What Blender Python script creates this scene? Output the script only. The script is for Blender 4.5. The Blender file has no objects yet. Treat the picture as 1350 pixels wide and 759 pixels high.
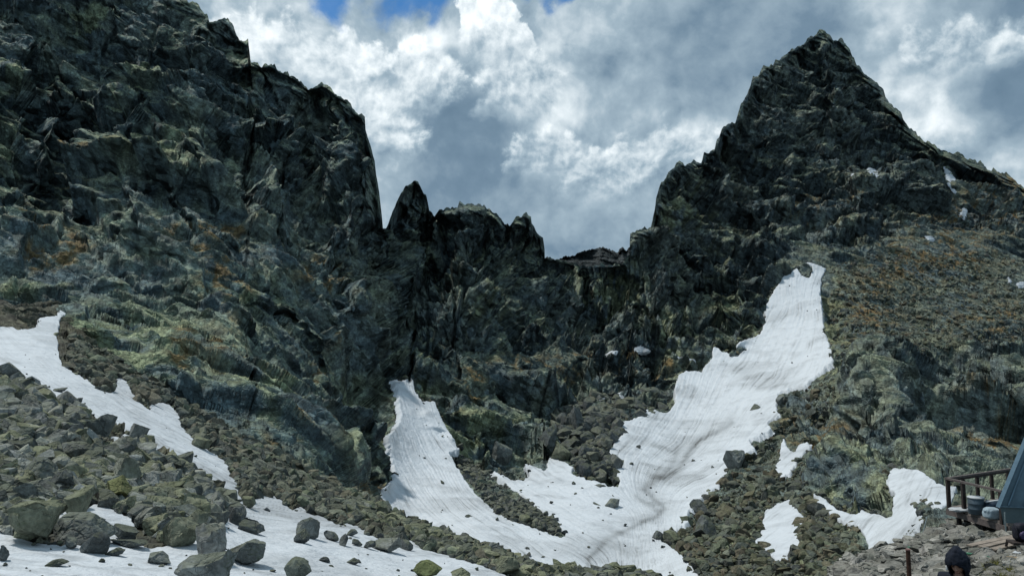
import bpy, bmesh, math, random
import numpy as np
from mathutils import Vector, Matrix

# ------------------------------------------------------------------ camera, light, exposure
W0, H0, FPX = 1350.0, 759.0, 975.0
HORIZON = 472.0
PITCH = math.atan((HORIZON - H0 / 2) / FPX)
CP, SP = math.cos(PITCH), math.sin(PITCH)
scene = bpy.context.scene
COL = scene.collection

cam_data = bpy.data.cameras.new("camera")
cam = bpy.data.objects.new("camera", cam_data)
COL.objects.link(cam)
cam_data.sensor_width = 36.0
cam_data.lens = 36.0 * FPX / W0
cam_data.clip_start = 0.1
cam_data.clip_end = 6000.0
cam.rotation_euler = (math.radians(90) + PITCH, 0, 0)
scene.camera = cam

scene.view_settings.view_transform = 'Standard'
scene.view_settings.look = 'None'
scene.view_settings.exposure = 0.42
scene.view_settings.gamma = 1.0
scene.view_settings.use_curve_mapping = False
scene.cycles.max_bounces = 5
scene.cycles.diffuse_bounces = 3
scene.cycles.glossy_bounces = 2
scene.cycles.volume_bounces = 1

SUN_ELEV, SUN_AZ = math.radians(62), math.radians(-62)     # azimuth measured from +Y (ahead) towards +X (right)
sun_data = bpy.data.lights.new("sun", 'SUN')
sun_data.energy = 2.4
sun_data.angle = math.radians(6)
sun_data.color = (1.0, 0.96, 0.90)
sun = bpy.data.objects.new("sun", sun_data)
COL.objects.link(sun)
sdir = Vector((math.sin(SUN_AZ) * math.cos(SUN_ELEV), math.cos(SUN_AZ) * math.cos(SUN_ELEV), math.sin(SUN_ELEV)))
sun.rotation_euler = sdir.to_track_quat('Z', 'Y').to_euler()
sun.location = sdir * 400


def ray(px, py):
    """Directions through photo points, scaled so that y = 1 (numpy friendly)."""
    cx = (np.asarray(px, float) - W0 / 2) / FPX
    cz = -(np.asarray(py, float) - H0 / 2) / FPX
    y = CP - cz * SP
    z = SP + cz * CP
    return cx / y, z / y


def pt(px, py, Y):
    X, Z = ray(px, py)
    return Vector((float(X) * Y, Y, float(Z) * Y))


# ---- sky: Nishita blue behind a procedural cloud deck, everything laid out by direction in the sky
world = bpy.data.worlds.new("World")
scene.world = world
world.use_nodes = True
nt = world.node_tree
for n in list(nt.nodes):
    nt.nodes.remove(n)


class G:
    """small node graph helper"""
    def __init__(self, tree):
        self.t = tree

    def n(self, kind, **kw):
        nd = self.t.nodes.new(kind)
        for k, v in kw.items():
            setattr(nd, k, v)
        return nd

    def put(self, sock, v):
        if hasattr(v, 'is_output'):
            self.t.links.new(v, sock)
        else:
            sock.default_value = v

    def m(self, op, a, b=None, c=None, clamp=False):
        nd = self.n('ShaderNodeMath', operation=op, use_clamp=clamp)
        self.put(nd.inputs[0], a)
        if b is not None:
            self.put(nd.inputs[1], b)
        if c is not None:
            self.put(nd.inputs[2], c)
        return nd.outputs[0]

    def vm(self, op, a, b=None, scale=None):
        nd = self.n('ShaderNodeVectorMath', operation=op)
        self.put(nd.inputs[0], a)
        if b is not None:
            self.put(nd.inputs[1], b)
        if scale is not None:
            self.put(nd.inputs['Scale'], scale)
        return nd.outputs['Value'] if op in ('DISTANCE', 'DOT_PRODUCT', 'LENGTH') else nd.outputs[0]

    def noise(self, vec, scale, detail=6, rough=0.55, dist=0.0, out='Fac'):
        nd = self.n('ShaderNodeTexNoise')
        self.put(nd.inputs['Vector'], vec)
        nd.inputs['Scale'].default_value = scale
        nd.inputs['Detail'].default_value = detail
        nd.inputs['Roughness'].default_value = rough
        nd.inputs['Distortion'].default_value = dist
        return nd.outputs[out]

    def ramp(self, fac, stops, interp='LINEAR'):
        nd = self.n('ShaderNodeValToRGB')
        nd.color_ramp.interpolation = interp
        el = nd.color_ramp.elements
        while len(el) < len(stops):
            el.new(0.5)
        for e, (p, c) in zip(el, stops):
            e.position = p
            e.color = (*c, 1) if len(c) == 3 else c
        self.put(nd.inputs[0], fac)
        return nd.outputs[0]

    def mix(self, fac, a, b, blend='MIX'):
        nd = self.n('ShaderNodeMix', data_type='RGBA', blend_type=blend)
        self.put(nd.inputs[0], fac)
        self.put(nd.inputs[6], a)
        self.put(nd.inputs[7], b)
        return nd.outputs[2]

    def smooth(self, v, lo, hi, a=0.0, b=1.0):
        nd = self.n('ShaderNodeMapRange', interpolation_type='SMOOTHSTEP')
        self.put(nd.inputs[0], v)
        for i, q in enumerate((lo, hi, a, b)):
            nd.inputs[i + 1].default_value = q
        return nd.outputs[0]


g = G(nt)
sky = g.n('ShaderNodeTexSky', sky_type='NISHITA', sun_disc=False)
sky.sun_elevation = SUN_ELEV
sky.sun_rotation = SUN_AZ
sky.altitude = 2000
bg_sky = g.n('ShaderNodeBackground')
bg_sky.inputs[1].default_value = 0.10
blue = g.mix(1.0, sky.outputs[0], (0.24, 0.66, 0.95, 1), 'MULTIPLY')
nt.links.new(blue, bg_sky.inputs[0])
dirv = g.n('ShaderNodeTexCoord').outputs['Generated']
warp1 = g.noise(dirv, 5.0, 4, 0.55, 0, 'Color')
warp = g.vm('SCALE', g.vm('SUBTRACT', warp1, (0.5, 0.5, 0.5)), scale=0.13)
dw = g.vm('ADD', dirv, warp)
warp2 = g.noise(dirv, 22.0, 5, 0.6, 0, 'Color')
dw = g.vm('ADD', dw, g.vm('SCALE', g.vm('SUBTRACT', warp2, (0.5, 0.5, 0.5)), scale=0.025))


def skydir(px, py):
    X, Z = ray(px, py)
    return tuple(Vector((float(X), 1.0, float(Z))).normalized())


def blob(px, py, rad, amt, hard=0.0):
    d = g.vm('DISTANCE', dw, skydir(px, py))
    r = rad / FPX
    return g.smooth(d, r * hard, r, amt, 0.0)


BRIGHT = [  # centre of a bright or grey cloud mass, its angular size, brightness
    (330, 40, 120, .20), (430, 60, 90, .16), (560, 55, 80, .30), (480, 150, 90, .30), (545, 120, 60, .16), (655, 20, 75, .36), (735, 75, 90, .12),
    (500, 230, 60, .12), (700, 130, 60, .12), (735, 190, 80, .18), (800, 215, 60, .16), (900, 220, 80, .20), (860, 160, 60, .06),
    (1180, 130, 110, .15), (1260, 40, 70, .10), (1150, 20, 60, .10), (1240, 160, 90, .16), (1320, 210, 90, .10), (830, 50, 60, .06),
    (610, 140, 95, -.13), (590, 210, 110, -.11), (640, 290, 150, -.07), (780, 300, 130, -.03), (540, 270, 70, -.06), (960, 70, 130, -.08), (900, 100, 80, -.03),
    (1060, 10, 70, -.08), (1340, 30, 100, -.20), (1330, 110, 60, -.06), (1060, 120, 80, -.03), (400, 90, 40, -.08)]
val = None
for b in BRIGHT:
    o = blob(*b)
    val = o if val is None else g.m('ADD', val, o)
dwf = g.vm('ADD', dirv, g.vm('SCALE', g.vm('SUBTRACT', warp1, (0.5, 0.5, 0.5)), scale=0.05))
fb = g.noise(dwf, 9.0, 10, 0.54)
fb_off = g.noise(g.vm('ADD', dwf, tuple(sdir * 0.020)), 9.0, 10, 0.54)
puff0 = g.m('MULTIPLY', g.m('SUBTRACT', fb, fb_off), 1.5)          # billows brighter on their sun side
big = g.m('MULTIPLY', g.m('SUBTRACT', g.noise(dirv, 3.2, 4, 0.5), 0.5), 0.30)
fine = g.m('MULTIPLY', g.m('SUBTRACT', g.noise(dwf, 15.0, 9, 0.55), 0.5), 0.22)
val = g.m('ADD', g.m('ADD', val, 0.43), big)
detail = g.smooth(val, 0.30, 0.70, 0.55, 1.15)                   # soft grey bases, crisp bright heads
val = g.m('ADD', val, g.m('MULTIPLY', g.m('ADD', puff0, fine), detail))


def head(px, py, rx, ry, top, base, soft=.14):
    # a cumulus head: crisp ragged crown, shaded towards its grey foot
    global val
    c = Vector(skydir(px, py))
    R = Vector((0, 0, 1)).cross(c).normalized() * -1
    U = R.cross(c).normalized()
    if U.z < 0:
        U = -U
    rel = g.vm('SUBTRACT', dwh, tuple(c))
    du = g.m('MULTIPLY', g.vm('DOT_PRODUCT', rel, tuple(R)), FPX)
    dv = g.m('MULTIPLY', g.vm('DOT_PRODUCT', rel, tuple(U)), FPX)
    d = g.m('SQRT', g.m('ADD', g.m('POWER', g.m('ABSOLUTE', g.m('DIVIDE', du, rx)), 2.0), g.m('POWER', g.m('ABSOLUTE', g.m('DIVIDE', dv, ry)), 2.0)))
    f = g.m('SUBTRACT', g.m('ADD', 1.0, ragged), d)
    mask = g.m('MULTIPLY', g.smooth(f, 0.0, soft), g.smooth(dv, -ry * 1.1, ry * .1))
    br = g.m('ADD', g.smooth(dv, -ry * 1.1, ry * .7, base, top), g.m('MULTIPLY', billow, 1.0))
    val = g.m('ADD', g.m('MULTIPLY', val, g.m('SUBTRACT', 1.0, mask)), g.m('MULTIPLY', br, mask))


dwh = g.vm('ADD', dirv, g.vm('SCALE', g.vm('SUBTRACT', warp1, (0.5, 0.5, 0.5)), scale=0.06))
rg_ = g.noise(dwf, 24.0, 8, 0.55)
ragged = g.m('MULTIPLY', g.m('SUBTRACT', rg_, 0.5), 1.7)
rg_off = g.noise(g.vm('ADD', dwf, tuple(sdir * 0.008)), 24.0, 8, 0.55)
billow = g.m('ADD', g.m('MULTIPLY', g.m('SUBTRACT', rg_, rg_off), 1.1), g.m('ADD', g.m('MULTIPLY', puff0, .7), g.m('MULTIPLY', g.m('SUBTRACT', rg_, 0.5), .22)))
for hd in [(330, 70, 70, 50, .80, .60, .3), (430, 85, 80, 45, .74, .58, .3), (960, 235, 80, 40, .66, .48, .5), (1190, 190, 90, 45, .60, .46, .5), (1270, 60, 90, 40, .62, .46, .5), (880, 215, 80, 50, .62, .44, .4), (800, 235, 75, 42, .62, .42, .35), (490, 165, 75, 85, .74, .48, .45), (560, 105, 62, 60, .80, .50, .35), (690, 120, 75, 55, .62, .48, .35), (720, 205, 62, 42, .70, .44, .24), (655, 45, 62, 50, .90, .58, .14)]:
    head(*hd)
cloud_col = g.ramp(val, [(0.0, (.07, .125, .185)), (0.28, (.135, .205, .275)), (0.5, (.275, .36, .425)), (0.72, (.55, .62, .66)), (1.0, (.88, .92, .94))])
bg_cl = g.n('ShaderNodeBackground')
bg_cl.inputs[1].default_value = 1.0
nt.links.new(cloud_col, bg_cl.inputs[0])
gap = None
for b in [(428, -2, 48, 1.1), (565, -8, 60, 1.15), (500, -8, 52, 1.0), (725, -8, 36, 1.0), (762, 10, 30, .9), (770, -20, 40, 1.0)]:
    o = blob(*b)
    gap = o if gap is None else g.m('ADD', gap, o)
gap = g.smooth(g.m('ADD', gap, g.m('MULTIPLY', g.m('SUBTRACT', g.noise(dw, 30.0, 6, .6), .5), 0.9)), 0.35, 0.95, 0.0, 0.88)
mixs = g.n('ShaderNodeMixShader')
nt.links.new(gap, mixs.inputs[0])
nt.links.new(bg_cl.outputs[0], mixs.inputs[1])
nt.links.new(bg_sky.outputs[0], mixs.inputs[2])
wout = g.n('ShaderNodeOutputWorld')
nt.links.new(mixs.outputs[0], wout.inputs[0])

# ------------------------------------------------------------------ numeric helpers
rng = np.random.default_rng(11)
random.seed(7)
_perm = rng.permutation(256).astype(np.int32)
_perm = np.concatenate([_perm, _perm, _perm])
_grad = rng.normal(size=(256, 3)).astype(np.float32)
_grad /= np.linalg.norm(_grad, axis=1, keepdims=True)


def perlin(p):
    p = np.asarray(p, np.float32)
    i = np.floor(p).astype(np.int32)
    f = p - i
    u = f * f * f * (f * (f * 6 - 15) + 10)
    i &= 255
    out = np.zeros(len(p), np.float32)
    for dx in (0, 1):
        wx = u[:, 0] if dx else 1 - u[:, 0]
        a = _perm[(i[:, 0] + dx) & 255]
        for dy in (0, 1):
            wy = u[:, 1] if dy else 1 - u[:, 1]
            b = _perm[a + ((i[:, 1] + dy) & 255)]
            for dz in (0, 1):
                wz = u[:, 2] if dz else 1 - u[:, 2]
                gr = _grad[_perm[b + ((i[:, 2] + dz) & 255)] & 255]
                d = gr[:, 0] * (f[:, 0] - dx) + gr[:, 1] * (f[:, 1] - dy) + gr[:, 2] * (f[:, 2] - dz)
                out += wx * wy * wz * d
    return out * 1.5


def fbm(p, octaves=4, gain=0.5):
    s = np.zeros(len(p), np.float32)
    a = 1.0
    q = np.array(p, np.float32)
    for k in range(octaves):
        s += a * perlin(q)
        q = q * 2.03 + 17.3
        a *= gain
    return s


def _hash(ix, iy, iz, seed):
    h = (ix.astype(np.uint32) * np.uint32(73856093)) ^ (iy.astype(np.uint32) * np.uint32(19349663)) ^ (iz.astype(np.uint32) * np.uint32(83492791)) ^ np.uint32(seed * 2654435761 & 0xffffffff)
    h ^= h >> np.uint32(15)
    h *= np.uint32(2246822519)
    h ^= h >> np.uint32(13)
    h *= np.uint32(3266489917)
    h ^= h >> np.uint32(16)
    return h


def _facet(hid, dv, seed, tilt):
    r = _hash(hid, hid >> np.uint32(7), hid >> np.uint32(3), seed + 5)
    t = [((r >> np.uint32(8 * k)) & np.uint32(255)).astype(np.float32) / 255 - .5 for k in range(4)]
    ridge = np.abs(t[2] * dv[0] - t[1] * dv[1] + .5 * t[3] * dv[2])      # two planes meeting in an edge
    return t[0] * 0.6 + tilt * (t[1] * dv[0] + t[2] * dv[1] + t[3] * dv[2] - .8 * ridge), t[3] + .5


def cells(p, seed=1, tilt=1.3, soft=.06):
    """faceted blocks: every cell of a jittered 3-D lattice is a tilted plane; returns height, crack distance, tone"""
    p = np.asarray(p, np.float32)
    b = np.floor(p - 0.5).astype(np.int32)
    n = len(p)
    f1 = np.full(n, 9e9, np.float32)
    f2 = np.full(n, 9e9, np.float32)
    h1 = np.zeros(n, np.uint32)
    h2 = np.zeros(n, np.uint32)
    v1 = [np.zeros(n, np.float32) for _ in range(3)]
    v2 = [np.zeros(n, np.float32) for _ in range(3)]
    for dx in (0, 1):
        for dy in (0, 1):
            for dz in (0, 1):
                c = (b[:, 0] + dx, b[:, 1] + dy, b[:, 2] + dz)
                h = _hash(c[0], c[1], c[2], seed)
                v = [p[:, k] - (c[k] + .5 + .8 * (((h >> np.uint32(10 * k)) & np.uint32(1023)).astype(np.float32) / 1023 - .5)) for k in range(3)]
                d = np.sqrt(v[0] * v[0] + v[1] * v[1] + v[2] * v[2])
                near = d < f1
                mid = ~near & (d < f2)
                f2 = np.where(near, f1, np.where(mid, d, f2))
                h2 = np.where(near, h1, np.where(mid, h, h2))
                for k in range(3):
                    v2[k] = np.where(near, v1[k], np.where(mid, v[k], v2[k]))
                    v1[k] = np.where(near, v[k], v1[k])
                h1 = np.where(near, h, h1)
                f1 = np.where(near, d, f1)
    a, ta = _facet(h1, v1, seed, tilt)
    c, tc = _facet(h2, v2, seed, tilt)
    e = f2 - f1
    w = .5 * np.clip(1 - e / soft, 0, 1)
    return a * (1 - w) + c * w, e, ta * (1 - w) + tc * w


def tps_fit(pts, vals, lam=1e-3):
    c = np.asarray(pts, float) / 400.0
    v = np.asarray(vals, float)
    n = len(c)
    r2 = ((c[:, None] - c[None]) ** 2).sum(-1)
    K = 0.5 * r2 * np.log(r2 + 1e-12) + lam * np.eye(n)
    Pm = np.hstack([np.ones((n, 1)), c])
    A = np.zeros((n + 3, n + 3))
    A[:n, :n] = K
    A[:n, n:] = Pm
    A[n:, :n] = Pm.T
    sol = np.linalg.solve(A, np.concatenate([v, np.zeros(3)]))
    return c.astype(np.float32), sol.astype(np.float32)


def tps_eval(model, px, py):
    c, s = model
    x = np.asarray(px, np.float32).ravel() / np.float32(400)
    y = np.asarray(py, np.float32).ravel() / np.float32(400)
    n = len(c)
    out = s[n] + s[n + 1] * x + s[n + 2] * y
    for k in range(n):
        r2 = (x - c[k, 0]) ** 2 + (y - c[k, 1]) ** 2
        out += s[k] * 0.5 * r2 * np.log(r2 + np.float32(1e-12))
    return out.reshape(np.shape(px))


def polymask(poly, X, Y):
    inside = np.zeros(X.shape, bool)
    n = len(poly)
    for i in range(n):
        x0, y0 = poly[i]
        x1, y1 = poly[(i + 1) % n]
        if y0 == y1:
            continue
        c = ((y0 > Y) != (y1 > Y)) & (X < (x1 - x0) * (Y - y0) / (y1 - y0) + x0)
        inside ^= c
    return inside


def box(a, r):
    k = 2 * r + 1
    for ax in (0, 1):
        p = np.pad(a, [(r + 1, r) if i == ax else (0, 0) for i in (0, 1)], mode='edge')
        c = np.cumsum(p, axis=ax, dtype=np.float64)
        a = (np.take(c, range(k, c.shape[ax]), axis=ax) - np.take(c, range(0, c.shape[ax] - k), axis=ax)) / k
    return a.astype(np.float32)


def blur(a, r):
    return box(box(a, r), r)


def polydist(line, px, py):
    """distance in photo units to a polyline, and the position 0..1 along it"""
    best = np.full(np.shape(px), 1e9, np.float32)
    par = np.zeros(np.shape(px), np.float32)
    n = len(line) - 1
    for i in range(n):
        ax, ay = line[i]
        bx, by = line[i + 1]
        dx, dy = bx - ax, by - ay
        t = np.clip(((px - ax) * dx + (py - ay) * dy) / (dx * dx + dy * dy), 0, 1)
        d = np.hypot(px - ax - t * dx, py - ay - t * dy)
        par = np.where(d < best, (i + t) / n, par)
        best = np.minimum(best, d)
    return best, par


# ------------------------------------------------------------------ object helpers
def tag(o, label=None, cat=None, group=None, kind=None):
    for k, v in (('label', label), ('category', cat), ('group', group), ('kind', kind)):
        if v:
            o[k] = v
    return o


def mesh_np(name, verts, quads, mats, smooth=True, colors=None, parent=None, tris=None):
    me = bpy.data.meshes.new(name)
    verts = np.ascontiguousarray(verts, np.float32)
    me.vertices.add(len(verts))
    me.vertices.foreach_set('co', verts.ravel())
    faces = quads if quads is not None else tris
    k = faces.shape[1]
    me.loops.add(faces.size)
    me.loops.foreach_set('vertex_index', np.ascontiguousarray(faces, np.int32).ravel())
    me.polygons.add(len(faces))
    me.polygons.foreach_set('loop_start', np.arange(0, faces.size, k, dtype=np.int32))
    me.polygons.foreach_set('use_smooth', np.full(len(faces), smooth, bool))
    me.update(calc_edges=True)
    for nm, c in (colors or {}).items():
        at = me.color_attributes.new(nm, 'FLOAT_COLOR', 'POINT')
        c4 = np.ones((len(verts), 4), np.float32)
        c4[:, :c.shape[1]] = c
        at.data.foreach_set('color', c4.ravel())
    me.materials.append(mats)
    o = bpy.data.objects.new(name, me)
    COL.objects.link(o)
    if parent:
        o.parent = parent
    return o


def grid_normals(P):
    du = np.gradient(P, axis=1)
    dv = np.gradient(P, axis=0)
    n = np.cross(du, dv)
    n /= np.linalg.norm(n, axis=2, keepdims=True) + 1e-9
    return n
# ------------------------------------------------------------------ materials
def new_mat(name):
    m = bpy.data.materials.new(name)
    m.use_nodes = True
    t = m.node_tree
    for n in list(t.nodes):
        t.nodes.remove(n)
    gg = G(t)
    out = gg.n('ShaderNodeOutputMaterial')
    bs = gg.n('ShaderNodeBsdfPrincipled')
    t.links.new(bs.outputs[0], out.inputs[0])
    bs.inputs['Roughness'].default_value = 0.9
    bs.inputs['Specular IOR Level'].default_value = 0.25
    return m, gg, bs


def bump(gg, bs, h, dist, strength=1.0, prev=None):
    b = gg.n('ShaderNodeBump')
    b.inputs['Strength'].default_value = strength
    b.inputs['Distance'].default_value = dist
    gg.put(b.inputs['Height'], h)
    if prev is not None:
        gg.put(b.inputs['Normal'], prev)
    return b.outputs[0]


def mat_mountain():
    m, gg, bs = new_mat("mountain_rock")
    pos = gg.n('ShaderNodeNewGeometry').outputs['Position']
    col = gg.n('ShaderNodeAttribute', attribute_name='tint').outputs['Color']
    n1 = gg.noise(pos, 0.55, 8, 0.65, 0.4)
    n2 = gg.noise(pos, 2.4, 6, 0.65, 0.2)
    k = gg.m('MULTIPLY', gg.smooth(n1, 0.3, 0.72, 0.55, 1.5), gg.smooth(n2, 0.3, 0.72, 0.7, 1.35))
    c = gg.vm('SCALE', col, scale=k)
    # flat fracture planes: each cell of a stretched lattice is one tilted plane
    q = gg.n('ShaderNodeVectorRotate', rotation_type='Y_AXIS')
    gg.put(q.inputs['Vector'], pos)
    q.inputs['Angle'].default_value = math.radians(-27)
    qv = gg.vm('MULTIPLY', q.outputs[0], (.6, 1.0, 1.25))
    fac = None
    for sc, amp in ((0.42, 3.0), (1.0, 1.5)):
        v1 = gg.n('ShaderNodeTexVoronoi', feature='F1')
        gg.put(v1.inputs['Vector'], qv)
        v1.inputs['Scale'].default_value = sc
        rel = gg.vm('SUBTRACT', qv, v1.outputs['Position'])
        hh_ = gg.m('MULTIPLY', gg.vm('DOT_PRODUCT', rel, gg.vm('SUBTRACT', v1.outputs['Color'], (.5, .5, .5))), amp)
        fac = hh_ if fac is None else gg.m('ADD', fac, hh_)
        sp_ = gg.n('ShaderNodeSeparateColor')
        gg.put(sp_.inputs[0], v1.outputs['Color'])
        c = gg.vm('SCALE', c, scale=gg.m('ADD', .8, gg.m('MULTIPLY', sp_.outputs[1], .4)))
    gg.put(bs.inputs['Base Color'], c)
    vo = gg.n('ShaderNodeTexVoronoi', feature='DISTANCE_TO_EDGE')
    wp = gg.vm('ADD', pos, gg.vm('SCALE', gg.noise(pos, 1.0, 4, .6, 0, 'Color'), scale=1.2))
    gg.put(vo.inputs['Vector'], wp)
    vo.inputs['Scale'].default_value = 0.7
    crack = gg.smooth(vo.outputs['Distance'], 0.0, 0.12)
    h = gg.m('ADD', gg.m('MULTIPLY', n1, 0.22), gg.m('ADD', gg.m('MULTIPLY', n2, 0.14), gg.m('ADD', fac, gg.m('MULTIPLY', crack, 0.2))))
    gg.put(bs.inputs['Normal'], bump(gg, bs, h, 1.15, 1.0))
    return m


def mat_rock(name, by_attr, moss=0.5, mosscol=(.098, .115, .042), light=1.0):
    m, gg, bs = new_mat(name)
    geo = gg.n('ShaderNodeNewGeometry')
    pos = geo.outputs['Position']
    if by_attr:
        col = gg.n('ShaderNodeAttribute', attribute_name='tint').outputs['Color']
    else:
        col = gg.n('ShaderNodeObjectInfo').outputs['Color']
    n1 = gg.noise(pos, 1.1, 8, 0.62, 0.3)
    n2 = gg.noise(pos, 7.0, 6, 0.68)
    k = gg.m('MULTIPLY', gg.smooth(n1, 0.3, 0.7, 0.62 * light, 1.4 * light), gg.smooth(n2, 0.3, 0.7, 0.72, 1.3))
    c = gg.vm('SCALE', col, scale=k)
    sep = gg.n('ShaderNodeSeparateXYZ')
    gg.put(sep.inputs[0], geo.outputs['Normal'])
    up = sep.outputs['Z']
    mm = gg.m('ADD', up, gg.m('MULTIPLY', gg.m('SUBTRACT', gg.noise(pos, 0.9, 6, 0.65), 0.5), 2.6))
    mf = gg.m('MULTIPLY', gg.smooth(mm, 0.35, 0.95), moss)
    c = gg.mix(mf, c, (*mosscol, 1))
    li = gg.smooth(gg.noise(pos, 5.0, 4, 0.7), 0.62, 0.72, 0, 0.35)
    c = gg.mix(li, c, (.17, .18, .16, 1))
    gg.put(bs.inputs['Base Color'], c)
    h = gg.m('ADD', gg.m('MULTIPLY', n1, 0.45), gg.m('MULTIPLY', n2, 0.12))
    vo = gg.n('ShaderNodeTexVoronoi', feature='DISTANCE_TO_EDGE')
    gg.put(vo.inputs['Vector'], gg.vm('ADD', pos, gg.vm('SCALE', gg.noise(pos, 2.0, 3, .6, 0, 'Color'), scale=0.8)))
    vo.inputs['Scale'].default_value = 0.8
    h = gg.m('ADD', h, gg.smooth(vo.outputs['Distance'], 0, 0.05, 0, 0.12))
    gg.put(bs.inputs['Normal'], bump(gg, bs, h, 0.7, 0.8))
    return m


def mat_snow():
    m, gg, bs = new_mat("old_snow")
    pos = gg.n('ShaderNodeNewGeometry').outputs['Position']
    d = gg.n('ShaderNodeAttribute', attribute_name='dirt').outputs['Color']
    n1 = gg.noise(pos, 0.35, 8, 0.62)
    n2 = gg.noise(pos, 1.5, 7, 0.6)
    f = gg.m('ADD', d, gg.m('ADD', gg.smooth(n1, 0.45, 0.75, 0, 0.14), gg.smooth(n2, 0.5, 0.8, 0, 0.14)), clamp=True)
    c = gg.ramp(f, [(0, (.58, .63, .67)), (0.5, (.34, .37, .39)), (1, (.12, .128, .128))])
    gg.put(bs.inputs['Base Color'], c)
    bs.inputs['Roughness'].default_value = 0.75
    gg.put(bs.inputs['Normal'], bump(gg, bs, gg.m('ADD', gg.m('MULTIPLY', n1, 0.9), gg.m('MULTIPLY', n2, 0.35)), 0.8, 0.75))
    return m


M_MOUNT = mat_mountain()
M_SNOW = mat_snow()
M_BOULDER = mat_rock("boulder_rock", False, 0.36)
M_RUBBLE = mat_rock("rubble_rock", True, 0.34)
M_SCREE = mat_rock("scree_rock", True, 0.22)
M_PALE = mat_rock("pale_rock", True, 0.10)
M_PALE_OBJ = mat_rock("pale_boulder_rock", False, 0.10)

# ------------------------------------------------------------------ the mountains: outline and distances
SKYLINE = [(-260, -70), (-60, -60), (0, -50), (100, -45), (180, -30), (230, -12), (248, 0), (262, 8), (272, 20), (276, 28), (282, 28), (290, 25), (300, 22), (308, 35),
    (312, 45), (318, 52), (327, 53), (330.5, 83), (345, 86), (358, 83), (368, 92), (385, 100), (393, 102), (400, 115), (412, 115), (425, 108), (435, 115), (445, 125),
    (455, 131), (462, 137), (470, 150), (481, 155), (482, 172), (488, 190), (494, 210), (496, 232), (500, 255), (503, 280), (505, 301), (509, 301), (517, 280),
    (522, 268), (528, 255), (535, 245), (541, 243), (545, 239), (551, 240), (555, 248), (562, 258), (566, 278), (573, 284), (580, 278), (590, 275), (603, 272), (606, 265),
    (612, 269), (622, 268), (630, 271), (638, 270), (642, 276), (655, 281), (665, 295), (671, 296), (680, 288), (688, 285), (694, 282), (700, 284), (701, 293), (708, 305),
    (716, 315), (718, 330), (719, 342), (725, 341), (735, 343), (745, 345), (760, 348), (800, 350), (822, 345), (830, 335), (831, 307), (839, 303), (853, 301), (858, 299), (861, 288), (863.5, 276), (865, 262), (868, 251), (872, 241), (881, 226), (894, 214), (916, 214), (924, 217), (928, 200), (942, 198), (945, 186), (954, 167), (969, 162),
    (976, 139), (988, 117), (993, 104), (1001, 98), (1006, 88), (1018, 85), (1023, 79), (1044, 65), (1059, 60), (1066, 51), (1082, 40), (1094, 46), (1099, 53),
    (1111, 52), (1118, 63), (1125, 77), (1137, 93), (1154, 108), (1165, 120), (1173, 136), (1187, 150), (1194, 162), (1203, 174), (1218, 184), (1234, 195),
    (1248, 200), (1267, 205), (1291, 214), (1301, 222), (1324, 226), (1334, 236), (1350, 248), (1410, 285), (1620, 380)]
SKYLINE = [p for i, p in enumerate(SKYLINE) if i == 0 or p[0] > SKYLINE[i - 1][0]]
MAIN_PTS = [
    (-260, -60, 200), (-260, 200, 150), (-260, 420, 105), (-100, 300, 140), (0, -40, 225), (0, 100, 190), (0, 250, 155), (0, 398, 104), (80, 400, 112), (100, 250, 163), (100, 60, 215), (150, 470, 96), (150, 360, 132),
    (250, 0, 245), (250, 150, 205), (240, 300, 155), (230, 420, 122), (250, 540, 82), (330, 90, 240), (340, 220, 205), (350, 350, 160), (350, 480, 120), (350, 590, 76),
    (430, 120, 250), (430, 250, 218), (440, 400, 170), (450, 520, 135), (430, 635, 80), (480, 160, 248), (497, 290, 222), (495, 400, 190), (495, 520, 150), (495, 600, 125), (500, 655, 112),
    (520, 300, 262), (545, 240, 272), (520, 400, 235), (545, 450, 212), (525, 500, 185), (560, 600, 148), (600, 270, 285), (600, 400, 232), (600, 500, 200), (640, 560, 182), (655, 600, 164), (620, 700, 100),
    (700, 290, 300), (720, 345, 305), (700, 420, 268), (690, 480, 232), (700, 560, 196), (720, 600, 168), (750, 740, 90), (800, 350, 315), (800, 440, 280), (800, 500, 240), (790, 620, 150), (850, 650, 138),
    (850, 310, 325), (850, 450, 282), (850, 540, 218), (870, 250, 345), (950, 190, 400), (950, 320, 345), (920, 420, 300), (950, 490, 262), (900, 580, 195), (900, 740, 84),
    (1000, 110, 455), (1085, 45, 490), (1200, 165, 470), (1090, 160, 440), (1090, 240, 405), (1180, 240, 400), (1050, 350, 325), (1080, 450, 262), (1000, 450, 286), (1000, 560, 190), (960, 620, 150), (880, 700, 108),
    (1200, 330, 345), (1350, 250, 460), (1350, 330, 370), (1350, 430, 275), (1200, 430, 272), (1150, 500, 186), (1250, 510, 200), (1350, 540, 172), (1150, 600, 132), (1120, 660, 100), (1240, 590, 135), (1250, 630, 96), (1340, 640, 110),
    (1060, 610, 140), (1000, 700, 95), (1050, 759, 66), (1180, 660, 92), (1150, 720, 72), (1220, 690, 58), (1350, 700, 60), (1130, 790, 52),
    (1500, 300, 420), (1620, 500, 220), (1620, 700, 90),
    (0, 560, 92), (200, 650, 78), (400, 760, 74), (560, 780, 82), (750, 790, 80), (-260, 700, 80), (900, 800, 76)]
MAIN = tps_fit([(a, b) for a, b, _ in MAIN_PTS], [math.log(c) for _, _, c in MAIN_PTS])
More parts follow.
